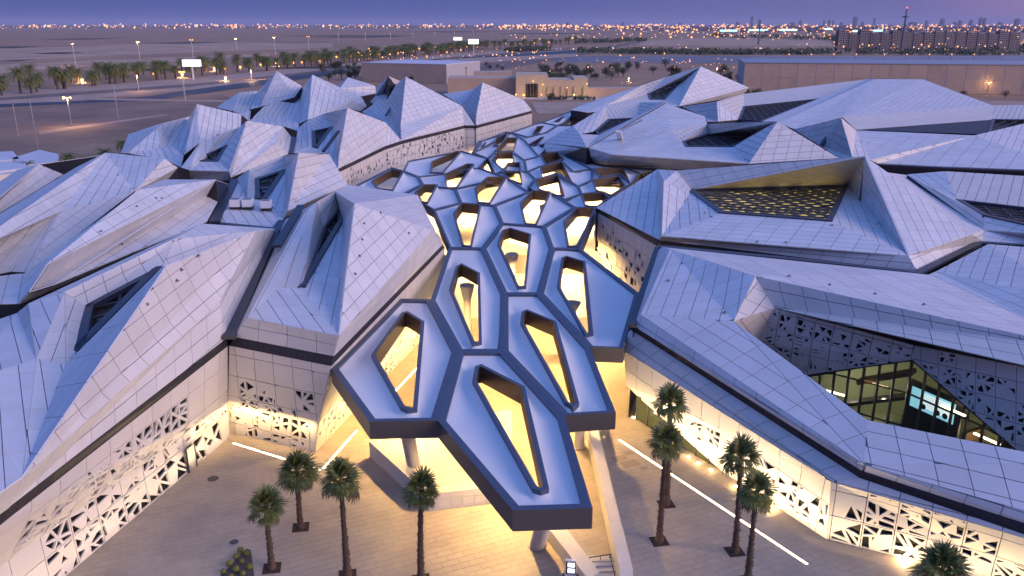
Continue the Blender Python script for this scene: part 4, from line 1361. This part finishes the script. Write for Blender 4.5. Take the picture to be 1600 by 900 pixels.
def fan_palm(bx, by, tx, ty, label, nl=27, scale=1.0):
    g = P(bx, by, 0)
    d = ray(tx, ty)
    h = CAMH + d.z / d.y * g.y
    topx = d.x / d.y * g.y
    o = empty('fan_palm', g, label, 'palm tree')
    rng = random.Random(int(bx * 7 + by))
    lean = (topx - g.x, 0.0)
    tm = trunk_mesh(h, lean, rng).mesh('trunk', bark)
    link('trunk', tm, o)
    cr_ = Vector((lean[0], lean[1], h))
    for i in range(nl):
        f = i / nl
        el_ = R(80 - 118 * f) + rng.uniform(-.1, .1)
        az = i * 2.39996 + rng.uniform(-.2, .2)
        me = LEAF[i % 5] if f < .86 else DRY[i % 2]
        lf = link('leaf', me, o)
        lf.location = cr_ + Vector((0, 0, .15 - .5 * f))
        lf.rotation_euler = (rng.uniform(-.25, .25), -el_, az)
        s = scale * rng.uniform(.82, 1.08)
        lf.scale = (s, s, s)
    return o, g
PALMS = [(425, 888, 415, 792, 'leftmost fan palm on the plaza, beside the planting bed', .95),
         (470, 824, 464, 738, 'fan palm in front of the broken light strip, second from the left', 1.15),
         (543, 899, 532, 750, 'tall fan palm near the bottom edge, third from the left', 1.05),
         (658, 906, 659, 765, 'slim fan palm directly left of the canopy tip', .9),
         (1030, 846, 1041, 692, 'front fan palm of the pair right of the canopy', 1.0),
         (1041, 788, 1047, 632, 'rear taller fan palm of the pair right of the canopy', 1.0),
         (1148, 862, 1157, 716, 'fan palm right of the long light strip with a broad crown', 1.05),
         (1168, 908, 1182, 768, 'fan palm in front of the glowing wall light, base below the picture edge', .95),
         (1466, 985, 1472, 893, 'fan palm clipped by the bottom edge at the lower right', 1.2)]
soil = mat('palm_pit_soil', (.045, .028, .02), .95, noise=.3, nscale=8)
for bx, by, tx, ty, lab, s in PALMS:
    o, g = fan_palm(bx, by, tx, ty, lab, scale=s * 1.12)
    t = MB(); t.box(g + Vector((0, 0, .02)), (1.35, 1.35, .03), R(10)); t.obj('planting_pit', soil, kind='structure')

# ---------------------------------------------------------------- desert, roads and everything beyond
def sheet(name, pts, z, material, sub=None):
    m = MB(); m.poly([P(x, y, z) for x, y in pts]); return m.obj(name, material, kind='structure')
asph = mat('asphalt', (.16, .115, .09), .75, noise=.25, nscale=.05)
asph2 = mat('dark_road', (.035, .04, .055), .6, noise=.2, nscale=.05)
pavem = mat('pavement', (.38, .27, .20), .8, noise=.2, nscale=.05)
lot = mat('parking_lot', (.22, .145, .10), .85, noise=.3, nscale=.03)
sand2 = mat('pale_sand', (.40, .27, .18), .95, noise=.3, nscale=.015)
scrub = mat('dark_scrub', (.05, .045, .035), .95, noise=.5, nscale=.02)
sheet('parking_lot', [(-80, 178), (120, 160), (340, 145), (380, 160), (200, 250), (-80, 262)], .03, lot)
sheet('pavement', [(-80, 150), (300, 122), (560, 98), (720, 84), (880, 74), (880, 80), (720, 94), (560, 112), (300, 140), (-80, 176)], .06, pavem)
sheet('boulevard', [(-80, 165), (120, 158), (230, 150), (560, 104), (720, 90), (900, 78), (900, 82), (720, 95), (560, 111), (240, 157), (120, 161), (-80, 172)], .12, asph2)
sheet('boulevard', [(-80, 158), (300, 131), (560, 104), (720, 88), (890, 75), (890, 77), (720, 91), (560, 107), (300, 135), (-80, 163)], .12, asph)
sheet('footpath', [(60, 205), (120, 197), (260, 178), (262, 180), (120, 201), (62, 210)], .12, pavem)
sheet('footpath', [(130, 153), (380, 157), (380, 160), (140, 156)], .15, pavem)
sheet('road', [(700, 106), (860, 88), (1000, 64), (1010, 64), (900, 88), (760, 112)], .15, asph)
sheet('road', [(540, 108), (700, 92), (900, 84), (905, 88), (720, 100), (560, 120)], .2, pavem)
sheet('lit_forecourt', [(1130, 152), (1700, 160), (1700, 172), (1130, 160)], .1, pavem)
sheet('sports_field', [(880, 88), (1010, 87), (975, 98), (860, 97)], .08, mat('grey_field', (.16, .16, .19), .9, noise=.2, nscale=.02))
sheet('sports_field', [(1014, 87), (1300, 88), (1300, 99), (985, 98)], .08, bpy.data.materials['grey_field'])
sheet('sand_flat', [(1000, 64), (1130, 58), (1300, 64), (1300, 72), (1000, 72)], .08, sand2)
sheet('sand_flat', [(-80, 80), (300, 66), (520, 68), (520, 74), (300, 82), (-80, 98)], .08, sand2)
sheet('sand_flat', [(-80, 104), (200, 92), (420, 84), (420, 88), (200, 100), (-80, 120)], .08, sand2)
sheet('concrete_roof_deck', [(1160, 97), (1700, 99), (1700, 86), (1180, 88)], .3, mat('grey_deck', (.22, .21, .24), .8, noise=.15, nscale=.03))
for i in range(16):                      # faint dark wadis and tracks across the desert
    y = random.Random(i).uniform(52, 120); x = random.Random(i + 50).uniform(-60, 430)
    if i > 9:
        x = random.Random(i + 80).uniform(400, 800); y = random.Random(i).uniform(48, 66)
    w = random.Random(i + 9).uniform(60, 190); h = (y - 38) * .018 + .25
    sheet('desert_track', [(x, y), (x + w * .5, y - h * 2), (x + w, y - h * 1.6), (x + w * .6, y + h), (x + w * .2, y + h)], .05 + i * .004, scrub)

lampm = mat('sodium_lamp', (1, .6, .2), .5, emit=(1.0, .36, .06), estr=2.6)
lampw = mat('white_lamp', (1, .9, .7), .5, emit=(1.0, .80, .50), estr=22)
def street_lamp(x, yb, yt, label, r=.5, power=0, arms=1, group='street lamps', m=None):
    g = P(x, yb, 0)
    h = HT(x, yb, yt)
    o = empty('street_lamp', g, label, 'street lamp', group)
    w = max(.09, g.y * .00035)
    p = MB(); p.tube(g, g + Vector((0, 0, h)), w * 1.4, w, 6); p.obj('pole', M['metal'], o)
    if arms == 2:
        a = MB(); a.bar(g + Vector((-1.4, 0, h)), g + Vector((1.4, 0, h)), w, w); a.obj('cross_arm', M['metal'], o)
        for s in (-1, 1):
            l = MB(); l.octa(g + Vector((s * 1.4, 0, h - .15)), r); l.obj('lamp_head', m or lampm, o)
    else:
        l = MB(); l.octa(g + Vector((0, -.2, h)), r); l.obj('lamp_head', m or lampm, o)
    if power:
        lamp(g + Vector((0, -.5, h - r - .3)), power * 3.2, (1, .55, .2), .6, name='street_light')
GL = 'street lamps around the desert lot and boulevard'
LL = 'lit street lamp on a tall pole beyond the white roofs'
for x, yb, yt, pw, arms in ((118, 102, 68, 3000, 2), (220, 104, 65, 2500, 2), (302, 92, 62, 0, 2), (370, 79, 60, 2500, 2), (430, 83, 58, 2500, 2), (483, 84, 57, 0, 2), (529, 66, 54, 0, 1), (571, 64, 53, 0, 1), (610, 62, 52, 0, 1), (645, 62, 52, 0, 1),
                        (679, 60, 51, 0, 1), (710, 60, 50, 0, 1), (739, 60, 49, 0, 1), (767, 58, 47, 0, 1), (793, 56, 46, 0, 1),
                        (112, 198, 152, 2600, 2), (217, 142, 118, 1500, 1), (288, 148, 112, 1500, 2), (393, 124, 110, 2500, 1), (505, 108, 106, 0, 1),
                        (1250, 140, 126, 350, 1), (1542, 148, 128, 350, 2), (1120, 118, 106, 1400, 1), (1125, 112, 102, 0, 1), (982, 128, 122, 900, 1),
                        (617, 128, 117, 900, 1), (942, 100, 97, 0, 1), (1005, 102, 96, 0, 1), (875, 104, 96, 0, 1)):
    where = 'over the desert lot left of the pyramids' if x < 420 else ('far behind the left rear pyramids' if x < 830 else 'near the long beige hall on the right')
    street_lamp(x, yb, yt, LL.replace('beyond the white roofs', where), .5 if yb > 100 else .85, pw, arms, GL)
for x, yb, yt in ((29, 214, 162), (60, 236, 155), (185, 187, 132), (290, 158, 118)):
    street_lamp(x, yb, yt, 'unlit thin dark pole standing on the empty desert lot', .12, 0, 1, 'unlit poles on the desert lot', M['metal'])
for x in range(1225, 1600, 37):
    street_lamp(x + (x * 7) % 9, 93, 85, 'small street lamp in front of the far apartment row', .8, 0, 1, 'street lamps along the far road')
# boulevard lamps between the palms
gb = 'low lamps between the boulevard palms'
for x, y in ((129, 124), (187, 108), (240, 115), (285, 116), (335, 106), (352, 107), (376, 105), (353, 121), (408, 101), (433, 99), (460, 98), (472, 97), (500, 95), (526, 89), (549, 87), (577, 76), (592, 85), (622, 83), (633, 80), (655, 76), (681, 74), (691, 73), (707, 72), (726, 71), (745, 70), (770, 69), (790, 68), (812, 68), (835, 67), (858, 66)):
    street_lamp(x, y + 5, y, 'low orange lamp between the date palms of the boulevard', 1.0 + (130 - y) * .014, 3500 if x < 480 and x % 2 else 0, 1, gb)

# billboards
bill = mat('lit_billboard', (.9, .95, .9), .5, emit=(.9, 1.0, .92), estr=1.9)
for x0, x1, y0, y1, yb, lab in ((288, 317, 93, 104, 125, 'largest glowing white billboard on a post by the boulevard'), (709, 722, 58, 63, 69, 'small far glowing billboard, left of the pair'), (732, 748, 61, 69, 87, 'glowing white billboard on a thin post, right of the pair')):
    xm = (x0 + x1) / 2
    g = P(xm, yb, 0); h0, h1 = HT(xm, yb, y1), HT(xm, yb, y0)
    o = empty('billboard', g, lab, 'billboard')
    w = (x1 - x0) / FPX * g.y
    m = MB(); m.bar(g + Vector((0, 0, 0)), g + Vector((0, 0, h0)), w * .07, w * .07, up=Vector((1, 0, 0))); m.obj('post', M['whitem'], o)
    m = MB(); m.box(g + Vector((0, 0, (h0 + h1) / 2)), (w, .6, h1 - h0)); m.obj('display_box', M['whitem'], o)
    m = MB(); m.box(g + Vector((0, -.36, (h0 + h1) / 2)), (w * .96, .1, (h1 - h0) * .92)); m.obj('lit_face', bill, o)

# date palms
def date_palm_meshes(seed, h=6.5, nf=44):
    rng = random.Random(seed)
    t = trunk_mesh(h, (rng.uniform(-.3, .3), 0), rng, .34, .26)
    tm = t.mesh('trunk', bark)
    m = MB()
    for i in range(nf):
        f = i / nf
        az = i * 2.39996
        el0 = R(75 - 105 * f)
        L = rng.uniform(3.0, 3.9)
        d = Vector((math.cos(az), math.sin(az), 0))
        sd = Vector((-d.y, d.x, 0))
        p = Vector((0, 0, h)); e = el0
        prev = p
        seg = 7
        for k in range(seg):
            q = prev + (d * math.cos(e) + Vector((0, 0, math.sin(e)))) * (L / seg)
            wv = .55 * math.sin(math.pi * (k + .7) / (seg + .6)) + .08
            for s in (-1, 1):
                for u in range(2):
                    a = prev.lerp(q, u * .5); b = prev.lerp(q, u * .5 + .34)
                    tip = a.lerp(b, .6) + sd * s * wv + d * .28 + Vector((0, 0, -.22 - rng.uniform(0, .1)))
                    m.face([a, b, tip])
            prev = q; e -= .26
    return tm, m.mesh('crown', frond)
DP = [date_palm_meshes(s, h) for s, h in ((1, 4.6), (2, 5.6), (3, 4.0))]
def date_palm(loc, sc_, label, grp, k=None):
    k = random.randrange(3) if k is None else k
    o = empty('date_palm', loc, label, 'date palm', grp)
    o.rotation_euler.z = random.random() * 6.283
    o.scale = (sc_, sc_, sc_)
    link('trunk', DP[k][0], o)
    link('crown', DP[k][1], o)
gp = 'date palms lining the boulevard'
def row(pts, n, jit, grp, lab, sc0=1.25):
    # evenly spaced along the ground line between photo points
    q = [P(x, y, 0) for x, y in pts]
    L = [0]
    for a, b in zip(q, q[1:]):
        L.append(L[-1] + (b - a).length)
    for i in range(n):
        s = (i + .5) / n * L[-1]
        for k in range(len(q) - 1):
            if s <= L[k + 1]:
                v = q[k].lerp(q[k + 1], (s - L[k]) / (L[k + 1] - L[k])); break
        v = v + Vector((random.uniform(-jit, jit), random.uniform(-jit, jit) * 2, 0))
        a_ = PX(v)[0]
        side = 'left of the largest billboard' if a_ < 295 else ('between the largest billboard and the rear pyramids' if a_ < 560 else 'far along the boulevard near the two small billboards')
        date_palm(v, sc0 * random.uniform(.85, 1.15), 'dark date palm in the boulevard row, ' + side, grp)
row([(2, 150), (200, 128), (420, 110), (600, 92), (740, 79)], 88, 5, gp, 'dark date palm in the boulevard row beyond the desert lot', 2.0)
row([(20, 140), (200, 120), (420, 103), (600, 88), (760, 75)], 78, 7, gp, 'dark date palm in the boulevard row beyond the desert lot', 2.0)
row([(740, 79), (900, 69)], 26, 6, gp, 'dark date palm in the boulevard row beyond the desert lot', 2.1)
for x, y, s, lab in ((40, 257, 1.0, 'date palm crown rising behind the leftmost white roof'), (106, 243, 1.0, 'date palm crown behind the low white shed, second from left'), (135, 247, .8, 'smaller date palm crown between two larger ones'), (163, 236, 1.0, 'date palm crown just left of the rear folded building'), (190, 222, .9, 'yellowish lit date palm beside the rear folded building')):
    z0 = 4.6 * s * .95
    v = P(x, y, z0 + .5); date_palm(Vector((v.x, v.y, 0)), s * .95, lab, None, 0)
# low white sheds and lit wall at the far left
shed = mat('shed_roof', (.55, .57, .62), .5, noise=.08, nscale=.2)
o = empty('low_shed', P(30, 262, 0), 'row of low white flat roofed sheds behind the leftmost palms', 'shed')
for pts, z in (([(-60, 240), (20, 236), (30, 248), (-60, 256)], 5), ([(18, 247), (62, 234), (92, 241), (90, 252), (40, 258)], 5), ([(-60, 258), (38, 250), (42, 262), (-60, 274)], 5.5)):
    m = MB(); box_px(m, pts, 0, z); m.obj('shed_roof', shed, o)
m = MB(); box_px(m, [(-60, 275), (28, 266), (30, 270), (-60, 280)], 0, 5.0); m.obj('lit_wall', M['wall'], o)
lamp(P(10, 292, 3.5), 500, (1, .55, .15), .4, name='shed_lamp')

# broadleaf trees: several leaf-clump meshes shared by the copies
leafm = mat('tree_leaves', (.045, .06, .028), .8, var=.35)
def tree_mesh(seed, w=4.2, h=5.2):
    rng = random.Random(seed)
    m = MB()
    blobs = [(Vector((rng.uniform(-.55, .55) * w * .6, rng.uniform(-.55, .55) * w * .6, h * rng.uniform(.45, .85))), rng.uniform(.28, .45) * w) for _ in range(8)]
    for _ in range(620):
        c, r = rng.choice(blobs)
        d = Vector((rng.gauss(0, 1), rng.gauss(0, 1), rng.gauss(0, .8))).normalized()
        p = c + d * r * rng.uniform(.55, 1.05)
        a = Vector((rng.gauss(0, 1), rng.gauss(0, 1), rng.gauss(0, 1))).normalized()
        b = a.orthogonal().normalized()
        s = rng.uniform(.18, .42)
        m.face([p - a * s, p + b * s * .6, p + a * s])
    t = MB()
    t.tube((0, 0, 0), (0, 0, h * .5), .22, .14, 7)
    for c, r in blobs[:5]:
        t.tube((0, 0, h * .35), c, .1, .04, 5)
    return m.mesh('crown', leafm), t.mesh('trunk', bark)
TM = [tree_mesh(s) for s in range(5)]
def tree(x, y, s, label, grp):
    o = empty('broadleaf_tree', P(x, y, 0), label, 'tree', grp)
    k = random.randrange(5)
    o.scale = (s * random.uniform(.85, 1.2), s, s * random.uniform(.85, 1.15)); o.rotation_euler.z = random.random() * 6
    link('crown', TM[k][0], o); link('trunk', TM[k][1], o)
rt = random.Random(12)
for i in range(46):
    tree(rt.uniform(845, 1060), rt.uniform(106, 130), rt.uniform(1.0, 1.7), 'dark bushy tree in the grove behind the gatehouse', 'trees in the grove behind the gatehouse')
for i in range(22):
    tree(rt.uniform(495, 580), rt.uniform(104, 128), rt.uniform(.9, 1.5), 'dark tree beside the plain beige hall', 'trees beside the plain beige hall')
for i in range(12):
    tree(rt.uniform(1120, 1160), rt.uniform(112, 145), rt.uniform(.9, 1.4), 'dark tree at the left end of the long beige hall', 'trees at the end of the long hall')
for x, y in ((642, 131), (655, 127), (675, 129), (693, 130), (730, 112), (748, 108), (765, 110), (778, 108), (760, 106), (785, 112), (740, 112), (700, 128), (1385, 152), (1180, 158), (1215, 158), (862, 158), (1505, 152), (1570, 154)):
    tree(x, y, rt.uniform(.7, 1.2), 'small dark tree near the beige halls and gatehouse', 'small trees near the halls')
def tree_belt(pts, n, dy, s0, label):    # far woods that read as one mass
    m = MB(); rng = random.Random(n)
    for i in range(n):
        t = rng.random() * (len(pts) - 1); k = int(t); f = t - k
        x = pts[k][0] + (pts[k + 1][0] - pts[k][0]) * f; y = pts[k][1] + (pts[k + 1][1] - pts[k][1]) * f + rng.uniform(-dy, dy)
        g = P(x, y, 0); w = s0 * rng.uniform(.7, 1.4)
        for q in range(16):
            d = Vector((rng.gauss(0, 1), rng.gauss(0, 1), abs(rng.gauss(0, .8)))).normalized()
            p = g + Vector((d.x * w, d.y * w, d.z * w * 1.1 + .4 * w))
            a = Vector((rng.gauss(0, 1), rng.gauss(0, 1), rng.gauss(0, 1))).normalized(); b = a.orthogonal()
            sz = w * rng.uniform(.3, .6)
            m.face([p - a * sz, p + b * sz, p + a * sz])
    m.obj('tree_belt', leafm, kind='stuff', label=label, category='trees')
tree_belt([(905, 82), (1100, 84), (1300, 84), (1700, 86)], 520, 2.2, 3.4, 'long dark belt of trees beyond the grey fields on the right')
tree_belt([(790, 80), (860, 78)], 120, 2.0, 3.2, 'dark clump of trees by the highway bend')
tree_belt([(1110, 58), (1300, 62), (1320, 66)], 140, 2.0, 5.5, 'dark trees left of the far apartment row')
tree_belt([(1310, 76), (1700, 78)], 260, 3.0, 4.0, 'dark trees at the foot of the far apartment row')
tree_belt([(900, 68), (1010, 64)], 80, 1.2, 4.5, 'dark scrub along the far highway')

# halls and gatehouse
beige = mat('beige_precast', (.50, .37, .27), .85, var=.05, noise=.1, nscale=.15)
white_roof = mat('white_flat_roof', (.55, .55, .62), .6)
def hall(x0, x1, yb0, yb1, yt, depth, label, npan, cat='hall', rows=2, roof=None):
    A, B = P(x0, yb0, 0), P(x1, yb1, 0)
    h = HT((x0 + x1) / 2, (yb0 + yb1) / 2, yt)
    o = empty('industrial_hall', (A + B) / 2, label, cat)
    n = outward(A, B)
    C, D = B - n * depth, A - n * depth
    Z3 = Vector((0, 0, h))
    m = MB(); m.prism([A, B, C, D], [A + Z3, B + Z3, C + Z3, D + Z3]); m.obj('body', M['joint'], o)
    m = MB(); m.prism([v + Z3 + Vector((0, 0, .02)) for v in (A + n * .3, B + n * .3, C, D)], [v + Z3 + Vector((0, 0, .5)) for v in (A + n * .3, B + n * .3, C, D)]); m.obj('roof', roof or M['metal'], o)
    e = (B - A) / npan
    for i in range(npan):
        for j in range(rows):
            a = A + e * i + e.normalized() * .22 + n * .08; b = A + e * (i + 1) - e.normalized() * .22 + n * .08
            z0, z1 = h * j / rows + .1, h * (j + 1) / rows - .1
            m = MB(); m.prism([a + Vector((0, 0, z0)), b + Vector((0, 0, z0)), b - n * .15 + Vector((0, 0, z0)), a - n * .15 + Vector((0, 0, z0))], [a + Vector((0, 0, z1)), b + Vector((0, 0, z1)), b - n * .15 + Vector((0, 0, z1)), a - n * .15 + Vector((0, 0, z1))])
            m.obj('wall_panel', beige, o)
    return o, A, B, n, h
hall(1160, 1720, 142, 150, 101, 60, 'very long beige windowless hall behind the right hand roofs', 19)
hall(566, 698, 127, 131, 100, 55, 'plain beige hall with a white flat roof behind the left pyramids', 8, roof=white_roof)
hall(700, 730, 127, 127, 106, 40, 'lower beige annex right of the white roofed hall', 3)
glow_wall = mat('warm_wall', (.50, .40, .28), .8, noise=.06, nscale=.3)
ga = P(862, 152, 0)
go = empty('gatehouse', ga, 'beige flat roofed gatehouse glowing with warm wall lights and one tall window', 'gatehouse')
def gbox(x0, x1, yb, yt, dep, m_=beige, name='wing', off=0):
    A, B = P(x0, yb, 0), P(x1, yb, 0)
    A.y += off; B.y += off
    h = HT((x0 + x1) / 2, yb, yt)
    m = MB(); m.prism([A, B, B + Vector((0, dep, 0)), A + Vector((0, dep, 0))], [v + Vector((0, 0, h)) for v in (A, B, B + Vector((0, dep, 0)), A + Vector((0, dep, 0)))])
    m.obj(name, m_, go)
    return A, B, h
for x0, x1, yb, yt, dep, m_ in ((700, 806, 150, 122, 26, beige), (806, 856, 152, 117, 30, glow_wall), (856, 896, 152, 125, 24, glow_wall), (896, 918, 152, 122, 26, glow_wall), (918, 1000, 152, 138, 12, beige), (740, 800, 138, 113, 20, beige)):
    gbox(x0, x1, yb, yt, dep, m_)
A, B, h = gbox(822, 840, 152, 131, .4, M['void'], 'window', -.6)
for k in range(4):
    m = MB(); x = A.lerp(B, (k + .5) / 4); m.bar(x + Vector((0, -.2, .5)), x + Vector((0, -.2, h)), .12, .12, up=Vector((1, 0, 0))); m.obj('mullion', M['metal'], go)
for x in (857, 867, 878, 888, 898, 912):
    v = P(x, 152, 0); m = MB(); m.box(v + Vector((0, -.5, 3)), (.9, .8, 6)); m.obj('pilaster', glow_wall, go)
m = MB(); m.box(P(862, 154, .4), (60, 3, .8)); m.obj('terrace_kerb', M['concrete'], go)
for x, z, pw in ((807, 2, 260), (818, 1.5, 900), (833, .9, 500), (846, 2, 500), (856, 1.5, 400), (869, 1.5, 220), (884, 1.5, 220), (897, 1.5, 400), (917, 1.5, 400), (924, 3, 500), (833, 6.5, 200)):
    v = P(x, 153.4, 0); lamp(v + Vector((0, -1.2, z)), pw, (1, .6, .22), .3, name='gatehouse_light')
for x, y in ((818, 148), (846, 148), (833, 127), (848, 132), (917, 131), (886, 137), (806, 148), (897, 148)):
    m = MB(); v = P(x, y, 1.5); v = CAM + ray(x, y) * ((P(x, 153.4, 0).y - 1.0) / ray(x, y).y); m.octa(v, .45); m.obj('wall_lamp', lampm, go)
sheet('gatehouse_road', [(830, 160), (1000, 158), (960, 176), (840, 178)], .12, pavem)
m = MB()
for i in range(60):
    v = P(random.uniform(856, 930), random.uniform(153, 156), 0); m.octa(v + Vector((0, 0, .7)), random.uniform(.6, 1.3))
m.obj('hedge', leafm, kind='stuff', label='low dark hedge along the front of the gatehouse', category='hedge')

# far apartment row
aptw = mat('apartment_wall', (.30, .25, .25), .85)
aptd = mat('apartment_window', (.03, .03, .04), .4)
aptl = mat('apartment_lit_window', (.6, .45, .25), .4, emit=(1, .62, .25), estr=1.2)
def apartment(seed):
    rng = random.Random(seed); w, d, h = 17, 14, 28 + rng.uniform(-2, 3)
    return w, d, h
ax = 1306.0
WINM = MB(); WINM.box((0, 0, 0), (5.2, .25, 1.4)); WINM = WINM.mesh('window', aptd)
for i in range(17):
    w, d, h = apartment(i)
    g = P(ax + 8, 79, 0)
    o = empty('apartment_block', g, 'beige many storeyed apartment block in the far row on the right', 'apartment block', 'apartment blocks in the far row')
    rng = random.Random(i * 3)
    h += rng.uniform(-1.5, 1.5)
    m = MB(); m.box(g + Vector((-w * .27, 0, h / 2)), (w * .42, d, h)); m.box(g + Vector((w * .25, 1, h / 2 - .6)), (w * .42, d, h - 1.2)); m.obj('tower', aptw, o)
    m = MB(); m.box(g + Vector((0, 1.5, h / 2 - 1)), (w, d - 3, h - 2)); m.obj('core', aptd, o)
    for f in range(9):
        z = 2 + f * (h - 2) / 9
        for u in (-.27, .27):
            wo = link('window', WINM, o)
            wo.location = Vector((u * w, -d / 2 - (0.05 if u < 0 else -.95), z + .8))
    m = MB(); m.box(g + Vector((-w * .27, 0, h + .7)), (w * .2, d * .4, 1.4)); m.obj('roof_house', aptw, o)
    if rng.random() < .5:
        m = MB(); m.box(g + Vector((rng.choice((-.3, .2)) * w, -d / 2 - .2, h * rng.uniform(.2, .9))), (1.4, .4, 1.4)); m.obj('lit_window', aptl, o)
    ax += 16.6
# horizon city
tw = mat('far_tower', (.16, .14, .18), .9)
rb = random.Random(21)
def far_tower(x, yt, yb, wpx, label, grp='far skyline towers'):
    g = P(x, yb, 0)
    h = HT(x, yb, yt)
    w = wpx / FPX * g.y
    o = empty('skyline_tower', g, label, 'tower', grp)
    m = MB(); m.box(g + Vector((0, 0, h * .45)), (w, w, h * .9)); m.obj('shaft', tw, o)
    m = MB(); m.box(g + Vector((0, 0, h * .95)), (w * .7, w * .7, h * .1), taper=.8); m.obj('crown', tw, o)
for x, yt, w in ((1174, 25, 3), (1185, 30, 2), (1287, 31, 2), (1295, 31, 3), (1301, 31, 2), (1335, 26, 5), (1347, 34, 3), (1365, 27, 2), (1314, 34, 3), (1426, 34, 9), (1447, 32, 3), (1471, 29, 5), (1491, 34, 4), (1499, 32, 4), (1516, 31, 4), (1531, 27, 4), (1537, 28, 3), (1588, 29, 6), (1562, 34, 5), (1250, 31, 3), (973, 34, 3), (1062, 35, 3), (886, 35, 5), (1152, 34, 4), (1238, 35, 5)):
    far_tower(x, yt, 42.5, w, 'hazy high rise tower on the far skyline')
# mast with a red light
g = P(1408, 80, 0); h = HT(1408, 80, 12)
o = empty('radio_mast', g, 'tall tapering radio mast with a red light on its tip', 'mast')
w = g.y * .0014
m = MB(); m.tube(g, g + Vector((0, 0, h * .98)), w * 1.3, w * .5, 8); m.obj('shaft', tw, o)
m = MB(); m.tube(g + Vector((0, 0, h * .78)), g + Vector((0, 0, h * .81)), w * 2.6, w * 2.6, 10); m.tube(g + Vector((0, 0, h * .6)), g + Vector((0, 0, h * .615)), w * 2, w * 2, 10); m.obj('platform', tw, o)
m = MB(); m.octa(g + Vector((0, 0, h)), w * .8); m.obj('beacon', mat('red_beacon', (1, .1, .1), .5, emit=(1, .12, .1), estr=2.5), o)
g = P(1185, 70, 0); h = HT(1185, 70, 31)
o = empty('radio_mast', g, 'thinner lattice mast left of the tall one', 'mast')
m = MB(); m.tube(g, g + Vector((0, 0, h)), w, w * .6, 6); m.obj('shaft', tw, o)
# low roofs of the far city, too many to count
m = MB()
for i in range(1500):
    x = rb.uniform(-40, 1640); k = max(0, min(1, (x - 650) / 700))
    y = rb.triangular(40.0, 44.5 + 9 * k, 40.5)
    g = P(x, y, 0); w = rb.uniform(14, 44) * (1 + (y < 42) * 1.6); hh = rb.uniform(5, 13) * (1 + k * .9)
    m.box(g + Vector((0, 0, hh / 2)), (w, w, hh))
m.obj('far_city_roofs', tw, kind='stuff', label='mass of low city buildings along the horizon', category='city')
# city lights, thousands of small lamps
def city_lights(n, name, m_, xr, fn, size):
    m = MB()
    for i in range(n):
        x = rb.uniform(*xr); y = fn(x)
        if y is None:
            continue
        g = P(x, y, 0)
        r = g.y / FPX * size * 1.35 * rb.choice((.5, .7, .8, 1.0, 1.6))
        m.octa(g + Vector((0, 0, rb.uniform(4, 11) + r)), r)
    m.obj(name, m_, kind='stuff', label='scattered warm lights of the far city', category='city lights')
cl1 = mat('city_light_orange', (1, .5, .2), .5, emit=(1, .40, .11), estr=2.0)
cl2 = mat('city_light_white', (1, .8, .6), .5, emit=(1, .60, .30), estr=1.6)
cl3 = mat('city_light_cyan', (.5, .9, 1), .5, emit=(.45, .95, 1), estr=2.2)
def yfar(x):
    return rb.triangular(39.2, 47.5, 41)
def ycity(x):
    return rb.triangular(40, 62 if x > 1000 else 52, 43)
city_lights(420, 'city_lights', cl1, (-20, 1620), yfar, .75)
city_lights(330, 'city_lights', cl2, (-20, 1620), yfar, .7)
city_lights(560, 'city_lights', cl1, (780, 1620), ycity, .75)
city_lights(150, 'city_lights', cl2, (780, 1620), ycity, .75)
city_lights(150, 'city_lights', cl1, (1300, 1620), lambda x: rb.uniform(64, 82), .7)
city_lights(70, 'city_lights', cl1, (780, 1300), lambda x: rb.uniform(58, 66), .8)
city_lights(90, 'city_lights', cl1, (560, 860), lambda x: rb.uniform(84, 112) if rb.random() < .8 else 97, .6)
city_lights(60, 'city_lights', cl1, (780, 1150), lambda x: rb.uniform(98, 132), .6)
city_lights(60, 'city_lights', cl2, (850, 1620), lambda x: rb.uniform(80, 88), .5)
for x0, x1, y in ((1125, 1151, 50), (1170, 1199, 49), (1218, 1245, 48.5), (1288, 1306, 46.5), (1333, 1348, 51), (1365, 1378, 50)):
    A, B = P(x0, y + 1.2, 0), P(x1, y + 1.2, 0)
    o = empty('lit_stadium_front', (A + B) / 2, 'low far building front lit bright cyan white', 'lit building', 'cyan lit fronts on the far plain')
    m = MB(); m.bar(A + Vector((0, 0, 10)), B + Vector((0, 0, 10)), 12, A.y / FPX * 2.2); m.obj('lit_front', cl3, o)
    m = MB(); m.bar(A + Vector((0, 14, 8)), B + Vector((0, 14, 8)), 14, 16); m.obj('hall_body', tw, o)
print('STATS', sum(s[1] for s in STATS), sum(s[2] for s in STATS), len(bpy.data.objects))

# ---------------------------------------------------------------- evening haze over the plain
hz = MB()
hz.prism([(-29000, -280, -1.2), (29000, -280, -1.2), (29000, 57000, -1.2), (-29000, 57000, -1.2)], [(-29000, -280, 260), (29000, -280, 260), (29000, 57000, 260), (-29000, 57000, 260)], floor=True)
hm = bpy.data.materials.new('haze'); hm.use_nodes = True
nt = hm.node_tree; nt.nodes.clear()
ho = N(nt.nodes, 'ShaderNodeOutputMaterial'); hv = N(nt.nodes, 'ShaderNodeVolumePrincipled')
hv.inputs['Color'].default_value = (.60, .66, .92, 1); hv.inputs['Density'].default_value = 0.000034
hv.inputs['Anisotropy'].default_value = .0
nt.links.new(hv.outputs[0], ho.inputs['Volume'])
hz.obj('haze', hm, kind='stuff')
sc.cycles.volume_bounces = 0
